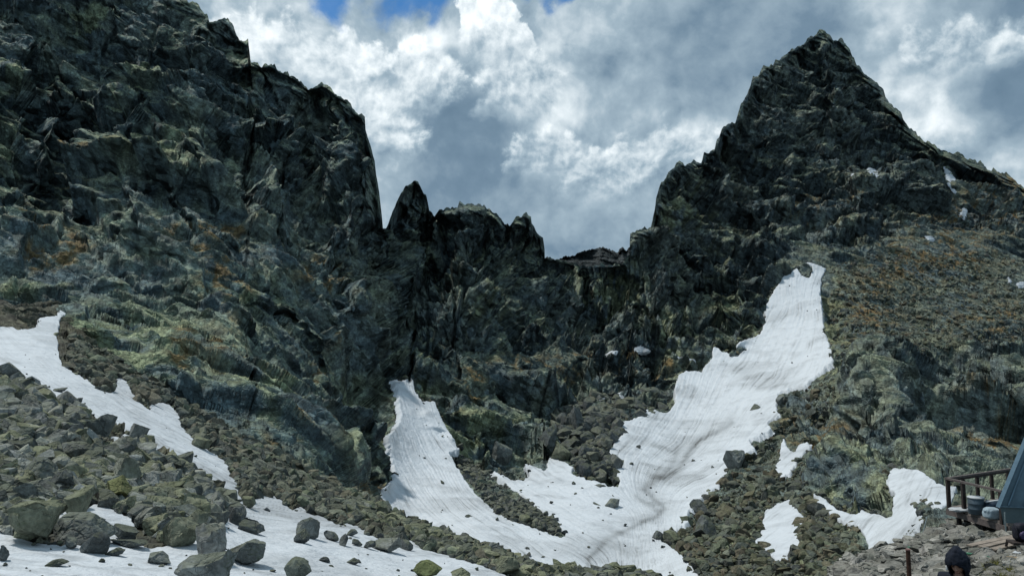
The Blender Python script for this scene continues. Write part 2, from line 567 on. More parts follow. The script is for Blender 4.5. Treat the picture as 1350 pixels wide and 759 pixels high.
# chimneys, cracks and ledges cut into the walls (photo line, half width, depth in metres; negative = rib standing proud)
GROOVES = [
    ([(541, 345), (538, 400), (541, 450), (540, 502)], 2.2, 13), ([(600, 385), (600, 440), (606, 495)], 2.0, 7), ([(507, 300), (512, 380), (518, 470), (522, 500)], 5, 9),
    ([(332, 180), (329, 230), (327, 262)], 2.5, 7), ([(366, 240), (369, 305)], 2.5, 6), ([(100, 130), (75, 200), (50, 290)], 9, 6), ([(55, 60), (58, 130), (40, 180), (65, 250)], 7, 6),
    ([(0, 150), (60, 170), (110, 215)], 6, 2.5), ([(570, 285), (562, 330), (560, 360)], 4, 7), ([(668, 298), (667, 345)], 3, 9), ([(640, 280), (632, 350), (640, 420)], 5, 4),
    ([(545, 250), (540, 300), (545, 340)], 12, -5), ([(620, 290), (615, 340)], 14, -5), ([(692, 290), (695, 335)], 12, -5), ([(440, 120), (455, 200), (470, 300), (480, 400)], 12, -7),
    ([(330, 60), (345, 140), (390, 230)], 14, -6), ([(415, 130), (420, 220), (430, 330)], 7, 7), ([(150, 20), (160, 100), (200, 150)], 8, 6), ([(200, 60), (150, 200), (190, 300)], 16, -5), ([(270, 40), (250, 130), (300, 260)], 20, -6),
    ([(120, 290), (170, 330), (240, 345)], 5, 2.5), ([(140, 355), (190, 372), (235, 375)], 6, 3), ([(180, 245), (230, 262), (255, 300)], 4, 5), ([(330, 400), (390, 410), (440, 470)], 6, 5), ([(190, 215), (240, 235), (225, 255)], 10, -5),
    ([(500, 520), (490, 580), (510, 640)], 8, -5), ([(690, 420), (670, 480)], 6, 5), ([(770, 360), (780, 420), (775, 470)], 4, 5), ([(840, 400), (835, 460)], 4, 5), ([(890, 380), (910, 450)], 5, 6), ([(760, 480), (850, 500), (890, 500)], 5, 5), ([(870, 300), (920, 360), (960, 430)], 6, 8),
    ([(840, 320), (870, 400), (900, 460)], 14, -5), ([(960, 330), (985, 400), (970, 455)], 10, -7), ([(1085, 60), (1100, 110), (1108, 170)], 8, -9), ([(1150, 130), (1120, 200), (1110, 235)], 8, 9), ([(1095, 110), (1080, 180)], 7, 8), ([(1010, 100), (1020, 180)], 14, -7), ([(1160, 200), (1180, 240)], 5, 8),
    ([(970, 170), (1010, 190), (1080, 200)], 5, 7), ([(1170, 150), (1190, 200), (1235, 215)], 10, -8), ([(930, 205), (945, 260), (1000, 300)], 6, 8), ([(1240, 205), (1255, 250), (1290, 300)], 7, 9), ([(1290, 330), (1350, 310)], 12, -6), ([(1180, 270), (1210, 262)], 5, 5),
    ([(1075, 540), (1130, 550)], 7, 5), ([(1150, 530), (1170, 600)], 6, 4), ([(1200, 590), (1240, 610), (1250, 625)], 5, 6), ([(1100, 590), (1125, 640)], 12, -4), ([(1155, 650), (1165, 670)], 9, -4), ([(1230, 480), (1300, 500), (1350, 545)], 6, 7), ([(1280, 560), (1350, 590)], 6, 6),
    ([(650, 600), (690, 625)], 8, 3), ([(600, 530), (640, 560), (650, 600)], 9, -4), ([(560, 545), (600, 575)], 7, -3)]


def main_Y(px, py):
    px = np.asarray(px, np.float32)
    py = np.asarray(py, np.float32)
    Y = np.exp(tps_eval(MAIN, px, py))
    for line, w, dep in GROOVES:
        xs = [p[0] for p in line]
        ys = [p[1] for p in line]
        sel = (px > min(xs) - 4 * w) & (px < max(xs) + 4 * w) & (py > min(ys) - 4 * w) & (py < max(ys) + 4 * w)
        if sel.any():
            qx = px[sel]
            qy = py[sel]
            wob = 2.2 * np.sin(qy * 0.19 + qx * 0.07) + 1.3 * np.sin(qy * 0.47 + 1)
            d, t = polydist(line, qx + wob * min(1, w / 4), qy)
            Y[sel] += dep * np.exp(-(d / w) ** 2)
    return Y


def to3d(px, py, Y):
    X, Z = ray(px, py)
    return np.stack([X * Y, Y, Z * Y], -1).astype(np.float32)


# ---- snow outlines on the far ground
SNOW = {
 'tongue_bowl': [(520, 499), (530, 503), (540, 497), (546, 505), (550, 520), (556, 528), (566, 530), (573, 528), (580, 545), (590, 565), (600, 580), (606, 593), (592, 596), (600, 610), (612, 630), (630, 652), (650, 672), (668, 684), (690, 690), (715, 700), (738, 706),
    (748, 703), (735, 690), (712, 672), (690, 652), (668, 638), (645, 619), (660, 624), (675, 632), (690, 632), (698, 625), (690, 610), (700, 612), (720, 620), (723, 604), (733, 602), (748, 610), (757, 616), (752, 622), (765, 628), (790, 634), (803, 640), (817, 640), (818, 630),
    (810, 618), (800, 605), (805, 590), (812, 580), (822, 570), (818, 560), (806, 558), (835, 551), (850, 546), (843, 540), (868, 541), (880, 543), (892, 528), (890, 525), (893, 495), (905, 487), (925, 490), (930, 480), (938, 474), (940, 455), (955, 463), (970, 469), (986, 460), (975, 450),
    (1000, 440), (1008, 425), (1009, 400), (1019, 385), (1030, 366), (1044, 358), (1051, 351), (1056, 363), (1068, 365), (1072, 352), (1056, 343), (1072, 347), (1089, 353), (1084, 366), (1081, 385), (1084, 410), (1086, 435), (1095, 458), (1098, 475), (1086, 487), (1070, 500), (1060, 510), (1040, 512),
    (1026, 518), (1023, 535), (1028, 546), (1012, 555), (1018, 565), (1000, 575), (985, 578), (996, 590), (985, 596), (966, 600), (958, 622), (948, 640), (930, 652), (922, 662), (906, 672), (908, 686), (890, 702), (866, 707), (880, 716), (900, 732), (918, 752), (930, 790), (700, 790), (560, 740), (498, 676), (497, 658),
    (505, 645), (520, 628), (520, 615), (513, 590), (512, 575), (525, 560), (530, 545), (525, 520)],
 'patch_a': [(1032, 571), (1037, 588), (1047, 597), (1052, 585), (1066, 580), (1068, 588), (1056, 600), (1050, 612), (1040, 624), (1030, 629), (1021, 616), (1028, 603), (1030, 585)],
 'patch_b': [(1041, 655), (1050, 668), (1062, 684), (1068, 690), (1056, 692), (1050, 706), (1056, 714), (1044, 726), (1036, 738), (1020, 736), (1008, 726), (1000, 718), (986, 713), (1004, 706), (1002, 690), (1010, 672), (1026, 662)],
 'patch_c': [(1070, 648), (1085, 655), (1100, 668), (1120, 676), (1128, 678), (1135, 672), (1150, 676), (1165, 680), (1175, 679), (1178, 660), (1178, 648), (1168, 638), (1171, 624), (1178, 615), (1195, 616), (1215, 620), (1230, 632), (1246, 640), (1262, 640), (1256, 660), (1240, 668), (1228, 668), (1216, 659), (1204, 664), (1210, 674), (1219, 680), (1208, 700), (1196, 712), (1180, 722), (1150, 752), (1146, 728),
    (1141, 706), (1130, 692), (1112, 689), (1092, 675), (1076, 660)],
 'gully_high': [(1246, 221), (1256, 230), (1264, 244), (1271, 263), (1262, 256), (1251, 242)],
 'fleck_a': [(1266, 283), (1271, 274), (1276, 276), (1272, 289)], 'fleck_b': [(1144, 222), (1152, 222), (1161, 232), (1156, 236), (1147, 230)], 'fleck_c': [(1120, 229), (1140, 228), (1142, 233), (1128, 233)],
 'fleck_d': [(1224, 252), (1232, 256), (1240, 263), (1230, 260)], 'fleck_e': [(1221, 311), (1230, 313), (1233, 317), (1224, 316)], 'fleck_f': [(1327, 363), (1334, 370), (1331, 374)], 'fleck_g': [(1340, 372), (1352, 371), (1352, 379), (1343, 377)],
 'fleck_h': [(838, 459), (846, 456), (858, 462), (850, 466), (838, 464)], 'fleck_i': [(796, 468), (806, 463), (815, 462), (813, 468)], 'fleck_j': [(886, 470), (905, 472), (925, 474), (930, 482), (910, 478)], 'fleck_k': [(14, 313), (26, 309), (36, 308), (24, 318)],
 'fleck_l': [(424, 636), (434, 640), (443, 653), (434, 650)], 'fleck_m': [(736, 568), (744, 572), (741, 584), (734, 582)], 'fleck_n': [(772, 552), (778, 555), (777, 562), (772, 560)], 'fleck_o': [(752, 534), (758, 536), (754, 542), (750, 540)], 'fleck_p': [(808, 520), (826, 515), (840, 520), (832, 530), (818, 528)], 'fleck_q': [(790, 524), (800, 522), (796, 530), (789, 530)]}
RX0, RX1, RY0, RY1 = -40, 1400, 180, 800
gx, gy = np.meshgrid(np.arange(RX0, RX1 + 1, dtype=np.float32), np.arange(RY0, RY1 + 1, dtype=np.float32))
edge_n = np.stack([gx / 6, gy / 6, np.zeros_like(gx)], -1).reshape(-1, 3)
wobx = fbm(edge_n, 4, .65).reshape(gx.shape) * 1.9
woby = fbm(edge_n + 31.7, 4, .65).reshape(gx.shape) * 1.9
snow_hard = np.zeros(gx.shape, np.float32)
for nm, poly in SNOW.items():
    if nm.startswith('fleck') or nm == 'gully_high':
        continue
    f = 1.0
    snow_hard = np.maximum(snow_hard, polymask(poly, gx + wobx * f, gy + woby * f).astype(np.float32))
snow_soft = np.maximum(blur(snow_hard, 1), snow_hard * 0.55)
snow_wide = np.clip(blur(snow_hard, 7) * 2.0, 0, 1)


def raster(img, px, py, default=0.0):
    i = np.clip(np.rint(py - RY0).astype(int), 0, img.shape[0] - 1)
    j = np.clip(np.rint(px - RX0).astype(int), 0, img.shape[1] - 1)
    v = img[i, j]
    return np.where((py < RY0) | (py > RY1) | (px < RX0) | (px > RX1), default, v)


def zone(polys, r):
    mk = np.zeros(gx.shape, np.float32)
    for p in polys:
        mk = np.maximum(mk, polymask(p, gx, gy).astype(np.float32))
    return blur(mk, r)


SCREE = zone([[(1090, 345), (1200, 300), (1300, 300), (1400, 330), (1400, 430), (1300, 440), (1200, 470), (1100, 480)], [(1040, 515), (1130, 480), (1110, 540), (1060, 580), (1030, 560), (1000, 600), (960, 620), (920, 670), (880, 710), (930, 790), (1160, 790), (1130, 700), (1080, 655), (1040, 640), (1060, 600), (1080, 540)],
    [(735, 545), (800, 520), (890, 545), (815, 560), (800, 600), (815, 640), (760, 630), (740, 600)], [(590, 590), (640, 615), (745, 695), (740, 710), (650, 690), (600, 620)],
    [(250, 520), (350, 560), (480, 640), (480, 700), (250, 640)], [(1040, 318), (1100, 325), (1100, 362), (1040, 358)], [(1236, 212), (1262, 212), (1284, 268), (1278, 292), (1258, 288)], [(1112, 218), (1166, 218), (1168, 240), (1112, 240)], [(1195, 650), (1262, 640), (1400, 660), (1400, 800), (1150, 800), (1180, 730)], [(610, 470), (760, 455), (780, 480), (700, 490), (620, 500)]], 9)
VERT = zone([[(500, 290), (720, 290), (870, 330), (930, 420), (860, 480), (700, 490), (620, 480), (540, 500), (520, 480)], [(1040, 520), (1130, 520), (1250, 600), (1250, 640), (1170, 650), (1120, 680), (1060, 640)], [(380, 150), (480, 150), (505, 300), (515, 470), (440, 380)], [(320, 180), (380, 180), (380, 310), (320, 310)], [(740, 485), (880, 495), (870, 520), (740, 530)]], 12)
# brown alpine grass and green lichen: patches of real colour on the ledges
ORANGE = [(70, 300, 40, 22), (110, 205, 28, 12), (270, 300, 42, 18), (300, 370, 25, 40), (240, 470, 14, 24), (290, 465, 16, 16), (410, 560, 24, 26), (370, 580, 25, 14), (440, 470, 12, 10), (455, 430, 10, 10), (590, 445, 10, 14), (620, 495, 18, 8), (700, 480, 60, 12), (770, 460, 20, 10), (620, 520, 14, 9), (840, 475, 40, 10), (1100, 270, 50, 25), (1200, 340, 50, 25), (1150, 410, 35, 45), (1330, 420, 60, 22), (1310, 550, 35, 16), (1290, 290, 60, 30), (1340, 260, 40, 20), (1080, 565, 40, 20), (440, 350, 30, 20), (330, 480, 20, 14), (20, 250, 25, 12), (480, 660, 30, 30), (1260, 340, 40, 20), (1040, 420, 12, 20)]
GREEN = [(120, 20, 30, 14), (10, 80, 26, 30), (150, 120, 20, 14), (190, 190, 60, 22), (200, 110, 25, 15), (20, 165, 30, 20), (640, 370, 14, 40), (560, 330, 14, 12), (180, 450, 60, 40), (110, 470, 40, 60), (200, 510, 40, 30), (320, 520, 40, 40), (370, 530, 30, 30), (560, 500, 20, 30), (960, 400, 20, 50), (1000, 440, 14, 20), (1120, 640, 40, 30), (470, 560, 40, 40), (1050, 740, 60, 40), (960, 720, 40, 40), (1100, 440, 20, 60), (620, 560, 50, 30), (890, 440, 30, 30), (800, 370, 40, 30), (330, 390, 40, 20), (900, 280, 30, 20), (80, 350, 60, 14)]


def patches(lst, px, py):
    s = np.zeros(np.shape(px), np.float32)
    for cx, cy, rx, ry in lst:
        s += np.exp(-((px - cx) / rx) ** 2 - ((py - cy) / ry) ** 2)
    return np.clip(s, 0, 1.3)


def rot_frame(P, deg, sx, sy, sz):
    a = math.radians(deg)
    x, y, z = P[:, 0], P[:, 1], P[:, 2]
    return np.stack([(x * math.cos(a) + z * math.sin(a)) / sx, y / sy, (-x * math.sin(a) + z * math.cos(a)) / sz], -1)


def rock_relief(P, wv, seed=1, sizes=((36, 7.0), (15, 4.2), (6.5, 2.0), (2.6, .55))):
    """block relief in metres for points P, wv = share of upright structure; also a crack and a block-tone field"""
    wp = np.stack([fbm(P / 26 + 3.1 * i, 2) for i in range(3)], -1) * 1.5
    Q = P + wp
    hgt = np.zeros(len(P), np.float32)
    crk = np.zeros(len(P), np.float32)
    tone = np.zeros(len(P), np.float32)
    for k, (s, a) in enumerate(sizes):
        A, e, t = cells(rot_frame(Q, -27, s * 1.9, s, s * 0.68), seed + k, 2.7)
        sel = wv > 0.02
        if sel.any():
            B, e2, t2 = cells(rot_frame(Q[sel], -8, s * 0.55, s * 0.8, s * 1.9), seed + 20 + k, 2.7)
            w = wv[sel]
            A[sel] = A[sel] * (1 - w) + B * w
            e[sel] = e[sel] * (1 - w) + e2 * w
            t[sel] = t[sel] * (1 - w) + t2 * w
        hgt += a * A
        c = np.exp(-(e / (0.035 if k < 2 else .05)) ** 2)
        hgt -= a * (0.22 if k < 2 else .05) * c
        crk = np.maximum(crk, c * (0.5 if k > 1 else 1))
        tone += (t - .5) * (0.8, 1.0, 0.8, 0.5)[min(k, 3)]
    return hgt, crk, tone


def mixc(a, b, f):
    return a * (1 - f[..., None]) + np.asarray(b, np.float32) * f[..., None]


def rock_colour(P, N, px, py, tone, crk, scree, orange, green):
    flat = P.reshape(-1, 3)
    sh = px.shape
    n1 = fbm(flat / 14, 4).reshape(sh)
    n2 = fbm(flat / 4 + 9, 4).reshape(sh)
    n3 = fbm(flat / 40 + 5, 3).reshape(sh)
    nz = N[..., 2]
    c = np.zeros(sh + (3,), np.float32)
    c[:] = (.076, .100, .108)
    f = np.clip(.42 + .8 * tone + .5 * n1 + .5 * n2, 0, 1)
    c = mixc(c, (.150, .172, .160), f)
    f = np.clip(nz * 1.5 - .55 + n1 * .9 + n3 * .6 + .4 * scree, 0, 1) * .75  # lichen tone on upward faces, also painting the light on ledge tops
    c = c * (1 - f[..., None]) + f[..., None] * ((1 - scree)[..., None] * np.array((.175, .200, .138), np.float32) + scree[..., None] * np.array((.112, .132, .108), np.float32))
    f = np.clip((green + .2) * (0.62 + n2 * 1.2 + n1) * 1.2, 0, 1) * 0.85
    c = mixc(c, (.205, .222, .130), f)
    f = np.clip((nz - .25) * 1.2 + n2 * 1.6 + n1 * .8 - .35, 0, 1) * np.clip(orange * (2.4 - 1.7 * scree) + .05 * scree + .06, 0, 1)
    c = mixc(c, (.165, .100, .038), np.clip(f * 1.4, 0, .85))
    wet_shade = np.clip(n3 * 1.5 + .25 - nz * 1.5, 0, 1) * .75  # steep faces darkened: damp rock tone plus shade painted into the colour
    c = mixc(c, (.032, .045, .051), wet_shade)
    stk = perlin(np.stack([flat[:, 0] / 1.6, flat[:, 1] / 6, flat[:, 2] / 16], -1)).reshape(sh)
    c = c * (1 - np.clip(stk * 1.3, 0, .55) * np.clip(1 - nz * 2, 0, 1))[..., None]
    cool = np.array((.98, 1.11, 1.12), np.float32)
    wl = np.clip((900 - px) / 500, 0, 1)[..., None] * .5 + .5           # rock tinted darker and bluer towards the left
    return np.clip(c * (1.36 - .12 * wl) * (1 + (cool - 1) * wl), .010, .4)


# ---- grid of the far ground
cols = np.concatenate([np.arange(-260, -20, 6.0), np.arange(-20, 1371, 1.0), np.arange(1376, 1621, 6.0)]).astype(np.float32)
sk = np.interp(cols, [p[0] for p in SKYLINE], [p[1] for p in SKYLINE])
_cid = np.floor(cols / 5.5 + 1.2 * fbm(np.stack([cols / 11, cols * 0 + 4, cols * 0], -1), 2)).astype(np.int64)
_st = np.random.default_rng(3).uniform(-1, 1, 5000)[(_cid * 7 + 2500) % 5000]
_am = 1 - .6 * np.exp(-((cols - 545) / 28) ** 2)
_st = np.convolve(_st, np.ones(3) / 3, 'same')
sk = sk + 2.5 * _st * _am + (_am * 2.6 * fbm(np.stack([cols / 6, cols * 0, cols * 0], -1), 3, .6))
NR = 700
tt = np.linspace(0, 1, NR)[:, None]
PY = (800 + (sk[None] - 800) * tt).astype(np.float32)
PX = np.broadcast_to(cols[None], PY.shape).astype(np.float32)
YB = main_Y(PX, PY)
PB = to3d(PX, PY, YB)
NB = grid_normals(PB)
NB[(NB[..., 1] > 0)] *= 1
flip = (NB * PB).sum(-1) > 0
NB[flip] *= -1
for _ in range(2):
    NB = np.stack([blur(NB[..., i], 6) for i in range(3)], -1)
NB /= np.linalg.norm(NB, axis=2, keepdims=True)
sw = raster(snow_wide, PX, PY)
sh_ = np.clip(raster(snow_soft, PX, PY), 0, 1)
scr = raster(SCREE, PX, PY)
vert = raster(VERT, PX, PY) * (1 - scr)
flatP = PB.reshape(-1, 3)
hgt, crk, tone = rock_relief(flatP, vert.ravel())
fine = cells(flatP / 1.1, 55, 2.6)[0] * .27 + fbm(flatP / 1.6, 3) * .10
kx, ky = np.meshgrid(np.arange(-40, 1401, dtype=np.float32), np.arange(-80, 461, dtype=np.float32))
above = blur((ky < np.interp(kx, cols, sk)).astype(np.float32), 5)
near_sky = np.where((PY < 455) & (PX > -40) & (PX < 1400), above[np.clip(np.rint(PY + 80).astype(int), 0, 540), np.clip(np.rint(PX + 40).astype(int), 0, 1440)], 0)
sz = np.clip(YB / 190, 0.55, 1.5)
amp = (1 - 0.84 * scr) * (1 - 0.9 * sw) * sz
edge_top = np.clip(1 - 3.0 * near_sky, .22, 1)
disp = hgt.reshape(PX.shape) * amp * edge_top + fine.reshape(PX.shape) * (1 - .8 * sw) * np.clip(.7 + .5 * scr, 0, 1.2)
disp -= sh_ * 0.9 * np.clip(YB / 150, .4, 2.5)
# close to the skyline the relief runs along the distance, so that the outline keeps its traced shape
above2 = blur((ky < np.interp(kx, cols, sk)).astype(np.float32), 20)
ns2 = np.where((PY < 455) & (PX > -40) & (PX < 1400), above2[np.clip(np.rint(PY + 80).astype(int), 0, 540), np.clip(np.rint(PX + 40).astype(int), 0, 1440)], 0)
wv_ = np.clip(ns2 * np.where(PX < 600, 9, 3.2), 0, 1)[..., None]
DN = NB * (1 - wv_) - PB / np.linalg.norm(PB, axis=2, keepdims=True) * wv_
DN /= np.linalg.norm(DN, axis=2, keepdims=True)
PM = PB + DN * disp[..., None]
NM = grid_normals(PM)
NM[(NM * PM).sum(-1) > 0] *= -1
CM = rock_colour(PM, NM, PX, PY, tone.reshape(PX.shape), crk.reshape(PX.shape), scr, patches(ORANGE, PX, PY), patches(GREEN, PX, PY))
# what the relief does to distance, for draping small snow and stones on it
cx_ = PM[..., 0] / (PM[..., 1] * CP + PM[..., 2] * SP) * FPX + W0 / 2
cy_ = H0 / 2 - (PM[..., 2] * CP - PM[..., 1] * SP) / (PM[..., 1] * CP + PM[..., 2] * SP) * FPX
ZB = np.full(gx.shape, 9e9, np.float32)
jj = np.rint(cx_ - RX0).astype(int)
kk = np.rint(cy_ - RY0).astype(int)
okv = (jj >= 0) & (jj < gx.shape[1]) & (kk >= 0) & (kk < gx.shape[0])
np.minimum.at(ZB, (kk[okv], jj[okv]), PM[..., 1][okv])
for _ in range(3):
    hole = ZB > 1e8
    nb = np.minimum.reduce([np.roll(ZB, 1, 0), np.roll(ZB, -1, 0), np.roll(ZB, 1, 1), np.roll(ZB, -1, 1)])
    ZB[hole] = nb[hole]
hole = ZB > 1e8
ZB[hole] = main_Y(gx, gy)[hole]
ZS = blur(ZB, 2)


def drape_Y(px, py):
    return raster(ZS, np.asarray(px), np.asarray(py), 300.0) - .6


# trodden paths across the slope
tr = np.minimum(polydist([(1135, 365), (1160, 350), (1185, 340), (1198, 322), (1204, 318)], PX, PY)[0], polydist([(1265, 272), (1285, 282), (1305, 275), (1345, 253)], PX, PY)[0])
CM = mixc(CM, (.19, .185, .165), np.exp(-(tr / 1.5) ** 2) * .7)
# the far side of the ridges
NBK = 10
back = []
for k in range(1, NBK + 1):
    q = PM[-1].copy()
    q *= ((q[:, 1] + 7 * k) / q[:, 1])[:, None]
    q[:, 2] -= 1.2 * k + 1.3 * k * k
    q += (perlin(q / 5) * 1.5)[:, None] * np.array([.4, 0, 1], np.float32)
    back.append(q)
PA = np.concatenate([PM, np.stack(back)], 0)
CA = np.concatenate([CM, np.repeat(CM[-1:], NBK, 0)], 0)
nr, nc = PA.shape[:2]
idx = np.arange(nr * nc).reshape(nr, nc)
Q = np.stack([idx[:-1, :-1], idx[:-1, 1:], idx[1:, 1:], idx[1:, :-1]], -1).reshape(-1, 4)
qpx = np.broadcast_to(cols[None, :-1], (nr - 1, nc - 1)).ravel()
qpy = np.concatenate([PY, np.repeat(PY[-1:], NBK, 0)], 0)[:-1, :-1].ravel()
left_edge = np.interp(qpy, [-100, 300, 480, 560, 660, 800], [507, 507, 521, 526, 497, 497])
right_edge = np.interp(qpy, [-100, 330, 440, 520, 640, 800], [832, 832, 985, 885, 830, 830])
part = np.where(qpx < left_edge, 0, np.where(qpx < right_edge, 1, 2))


def sub_mesh(name, verts, quads, colors, mat):
    used, inv = np.unique(quads.ravel(), return_inverse=True)
    return mesh_np(name, verts[used], inv.reshape(-1, 4), mat, True, {k: c[used] for k, c in colors.items()})


for k, (nm, lab) in enumerate([("mountain_cliff", "huge dark rock wall with grassy ledges left of the snow tongue"), ("mountain_ridge", "jagged rock towers and saddle between the big wall and the peak"), ("mountain_peak", "pointed pyramid peak with its wide scree slope on the right")]):
    o = sub_mesh(nm, PA.reshape(-1, 3), Q[part == k], {'tint': CA.reshape(-1, 3)}, M_MOUNT)
    tag(o, lab, 'mountain', None, 'structure')

# ---- the far crest seen through the saddle
fc = np.arange(700, 850, 0.7).astype(np.float32)
FS = [(700, 350), (715, 345), (722, 336), (727, 340), (735, 341), (740, 338), (748, 337), (757, 334), (767, 331), (780, 328), (795, 324), (802, 327), (815, 332), (818, 326), (822, 325), (826, 330), (831, 325), (850, 330)]
fs = np.interp(fc, [p[0] for p in FS], [p[1] for p in FS]) + 2.0 * fbm(np.stack([fc / 4, fc * 0, fc * 0], -1), 3, .7)
rows = np.linspace(0, 1, 60)[:, None]
fpy = (372 + (fs[None] - 372) * rows).astype(np.float32)
fpx = np.broadcast_to(fc[None], fpy.shape).astype(np.float32)
FY = 440 + 30 * rows + 0 * fpx
FP = to3d(fpx, fpy, FY)
hh, _, _ = rock_relief(FP.reshape(-1, 3), np.zeros(FP.size // 3, np.float32), 40)
FP[..., 1] -= hh.reshape(fpx.shape) * 1.0
bk = np.stack([FP[-1] * (1 + .014 * k) + np.array([0, 0, -2 * k * k], np.float32) for k in range(1, 7)])
FP = np.concatenate([FP, bk], 0).astype(np.float32)
i2 = np.arange(FP.shape[0] * FP.shape[1]).reshape(FP.shape[:2])
fq = np.stack([i2[:-1, :-1], i2[:-1, 1:], i2[1:, 1:], i2[1:, :-1]], -1).reshape(-1, 4)
o = mesh_np("distant_crest", FP.reshape(-1, 3), fq, M_MOUNT, True, {'tint': np.full((FP.size // 3, 3), (.05, .062, .066), np.float32)})
tag(o, "dark toothed crest far behind the saddle", 'mountain', None, 'structure')

# ---- snow lying on the far ground
STREAM = [([(900, 500), (880, 545), (855, 575), (833, 600), (835, 632)], 0), ([(940, 475), (915, 540), (885, 590), (852, 638)], 1), ([(1015, 400), (970, 480), (925, 550), (885, 605), (858, 642)], 2), ([(1050, 370), (1015, 470), (965, 540), (905, 615), (865, 648)], 3),
    ([(1076, 380), (1066, 460), (1015, 530), (945, 605), (872, 680)], 4), ([(1088, 420), (1080, 490), (1010, 560), (950, 630), (880, 705)], 4.6), ([(760, 640), (800, 660), (832, 672), (850, 684)], -1), ([(650, 622), (720, 660), (790, 702), (830, 716)], -2), ([(592, 570), (640, 645), (720, 694), (790, 735)], -3),
    ([(545, 510), (600, 610), (680, 690), (770, 750)], -4), ([(527, 530), (560, 620), (640, 700), (720, 760)], -5), ([(515, 600), (540, 655), (600, 710), (680, 770)], -6)]
sp, sv = [], []
for line, s in STREAM:
    for p in line:
        sp.append(p)
        sv.append(s)
STR = tps_fit(sp, sv, 5e-3)
DRAIN = [[(960, 555), (905, 600), (875, 628), (856, 648), (872, 668), (862, 684), (835, 695), (800, 712), (775, 735), (780, 760)], [(895, 590), (870, 625), (852, 645)], [(840, 655), (866, 672)]]


def snow_sheet(px0, px1, py0, py1, img, Yfun, step, stream, label, name, dirt_fun=None, lift=1.0, thin=1.0, top=0.0):
    X, Yp = np.meshgrid(np.arange(px0, px1 + .01, step, dtype=np.float32), np.arange(py0, py1 + .01, step, dtype=np.float32))
    m = img(X, Yp)
    if (m > .06).sum() < 4:
        return None
    D = Yfun(X, Yp)
    P = to3d(X, Yp, D)
    N = grid_normals(P)
    N[(N * P).sum(-1) > 0] *= -1
    N = np.stack([blur(N[..., i], 3) for i in range(3)], -1)
    N /= np.linalg.norm(N, axis=2, keepdims=True)
    s = stream(X, Yp)
    s = s + .16 * fbm(np.stack([X.ravel() / 60, Yp.ravel() / 60, X.ravel() * 0], -1), 3).reshape(X.shape)
    q = np.clip((m - .10) / .6, 0, 1)
    q = q * q * (3 - 2 * q)
    sc = np.clip(D / 150, .22, 2.5) * thin
    fl = P.reshape(-1, 3)
    st1 = perlin(np.stack([s.ravel() * 13, Yp.ravel() / 55, s.ravel() * 0], -1)).reshape(X.shape)
    st2 = perlin(np.stack([s.ravel() * 30, Yp.ravel() / 40, s.ravel() * 0 + 7], -1)).reshape(X.shape)
    cup = fbm(fl / 6, 4).reshape(X.shape)
    h = sc * (-1.1 + (1.1 + top) * q) + lift * (.13 * st1 + .07 * st2) * np.clip(D / 180, .1, 1.2) * q + cup * .12 * np.clip(D / 120, .3, 2)
    if top > 1:
        h = -.35 + .62 * q
    P = P + N * h[..., None]
    med = fbm(fl / 18 + 2, 3).reshape(X.shape)
    brk = np.clip(.58 + 1.2 * fbm(np.stack([s.ravel() * 4, Yp.ravel() / 14, s.ravel() * 0 + 3], -1), 3), 0, 1).reshape(X.shape)
    dirt = np.clip((-st1 - .06) * .9, 0, .45) * np.clip(.5 + med, 0, 1) * brk + np.clip(-st2 - .06, 0, .5) * .9 * np.clip(.6 + med, 0, 1) * brk
    dirt = dirt * .85 + np.clip(med * .35 - .03, 0, .2) + np.clip(cup * .4 - .05, 0, .15) + .02
    if dirt_fun is not None:
        dirt = dirt + dirt_fun(X, Yp, med, st1)
    dirt += np.clip(.62 - m, 0, .5) * .30
    keep = (m > .05)
    ii = np.arange(X.size).reshape(X.shape)
    kq = keep[:-1, :-1] & keep[:-1, 1:] & keep[1:, 1:] & keep[1:, :-1]
    quads = np.stack([ii[:-1, :-1], ii[1:, :-1], ii[1:, 1:], ii[:-1, 1:]], -1)[kq]
    o = sub_mesh(name, P.reshape(-1, 3), quads, {'dirt': np.repeat(np.clip(dirt, 0, 1).reshape(-1, 1), 3, 1)}, M_SNOW)
    return tag(o, label, 'snow', None, 'stuff')


def far_dirt(X, Yp, med, st1):
    w = 3.2 * np.sin(Yp * .11) + 2 * np.sin(X * .09)
    d = np.zeros(X.shape, np.float32)
    for i, L in enumerate(DRAIN):
        dd, t = polydist(L, X + w, Yp + w * .4)
        d += np.exp(-(dd / 3.5) ** 2) * (.30, .22, .25)[i] + np.exp(-(dd / 14) ** 2) * (.16, .10, .06)[i]
    fan = np.exp(-((X - 880) / 60) ** 2 - ((Yp - 600) / 50) ** 2)
    d += fan * np.clip(-st1 - .02, 0, 1) * .5
    return d


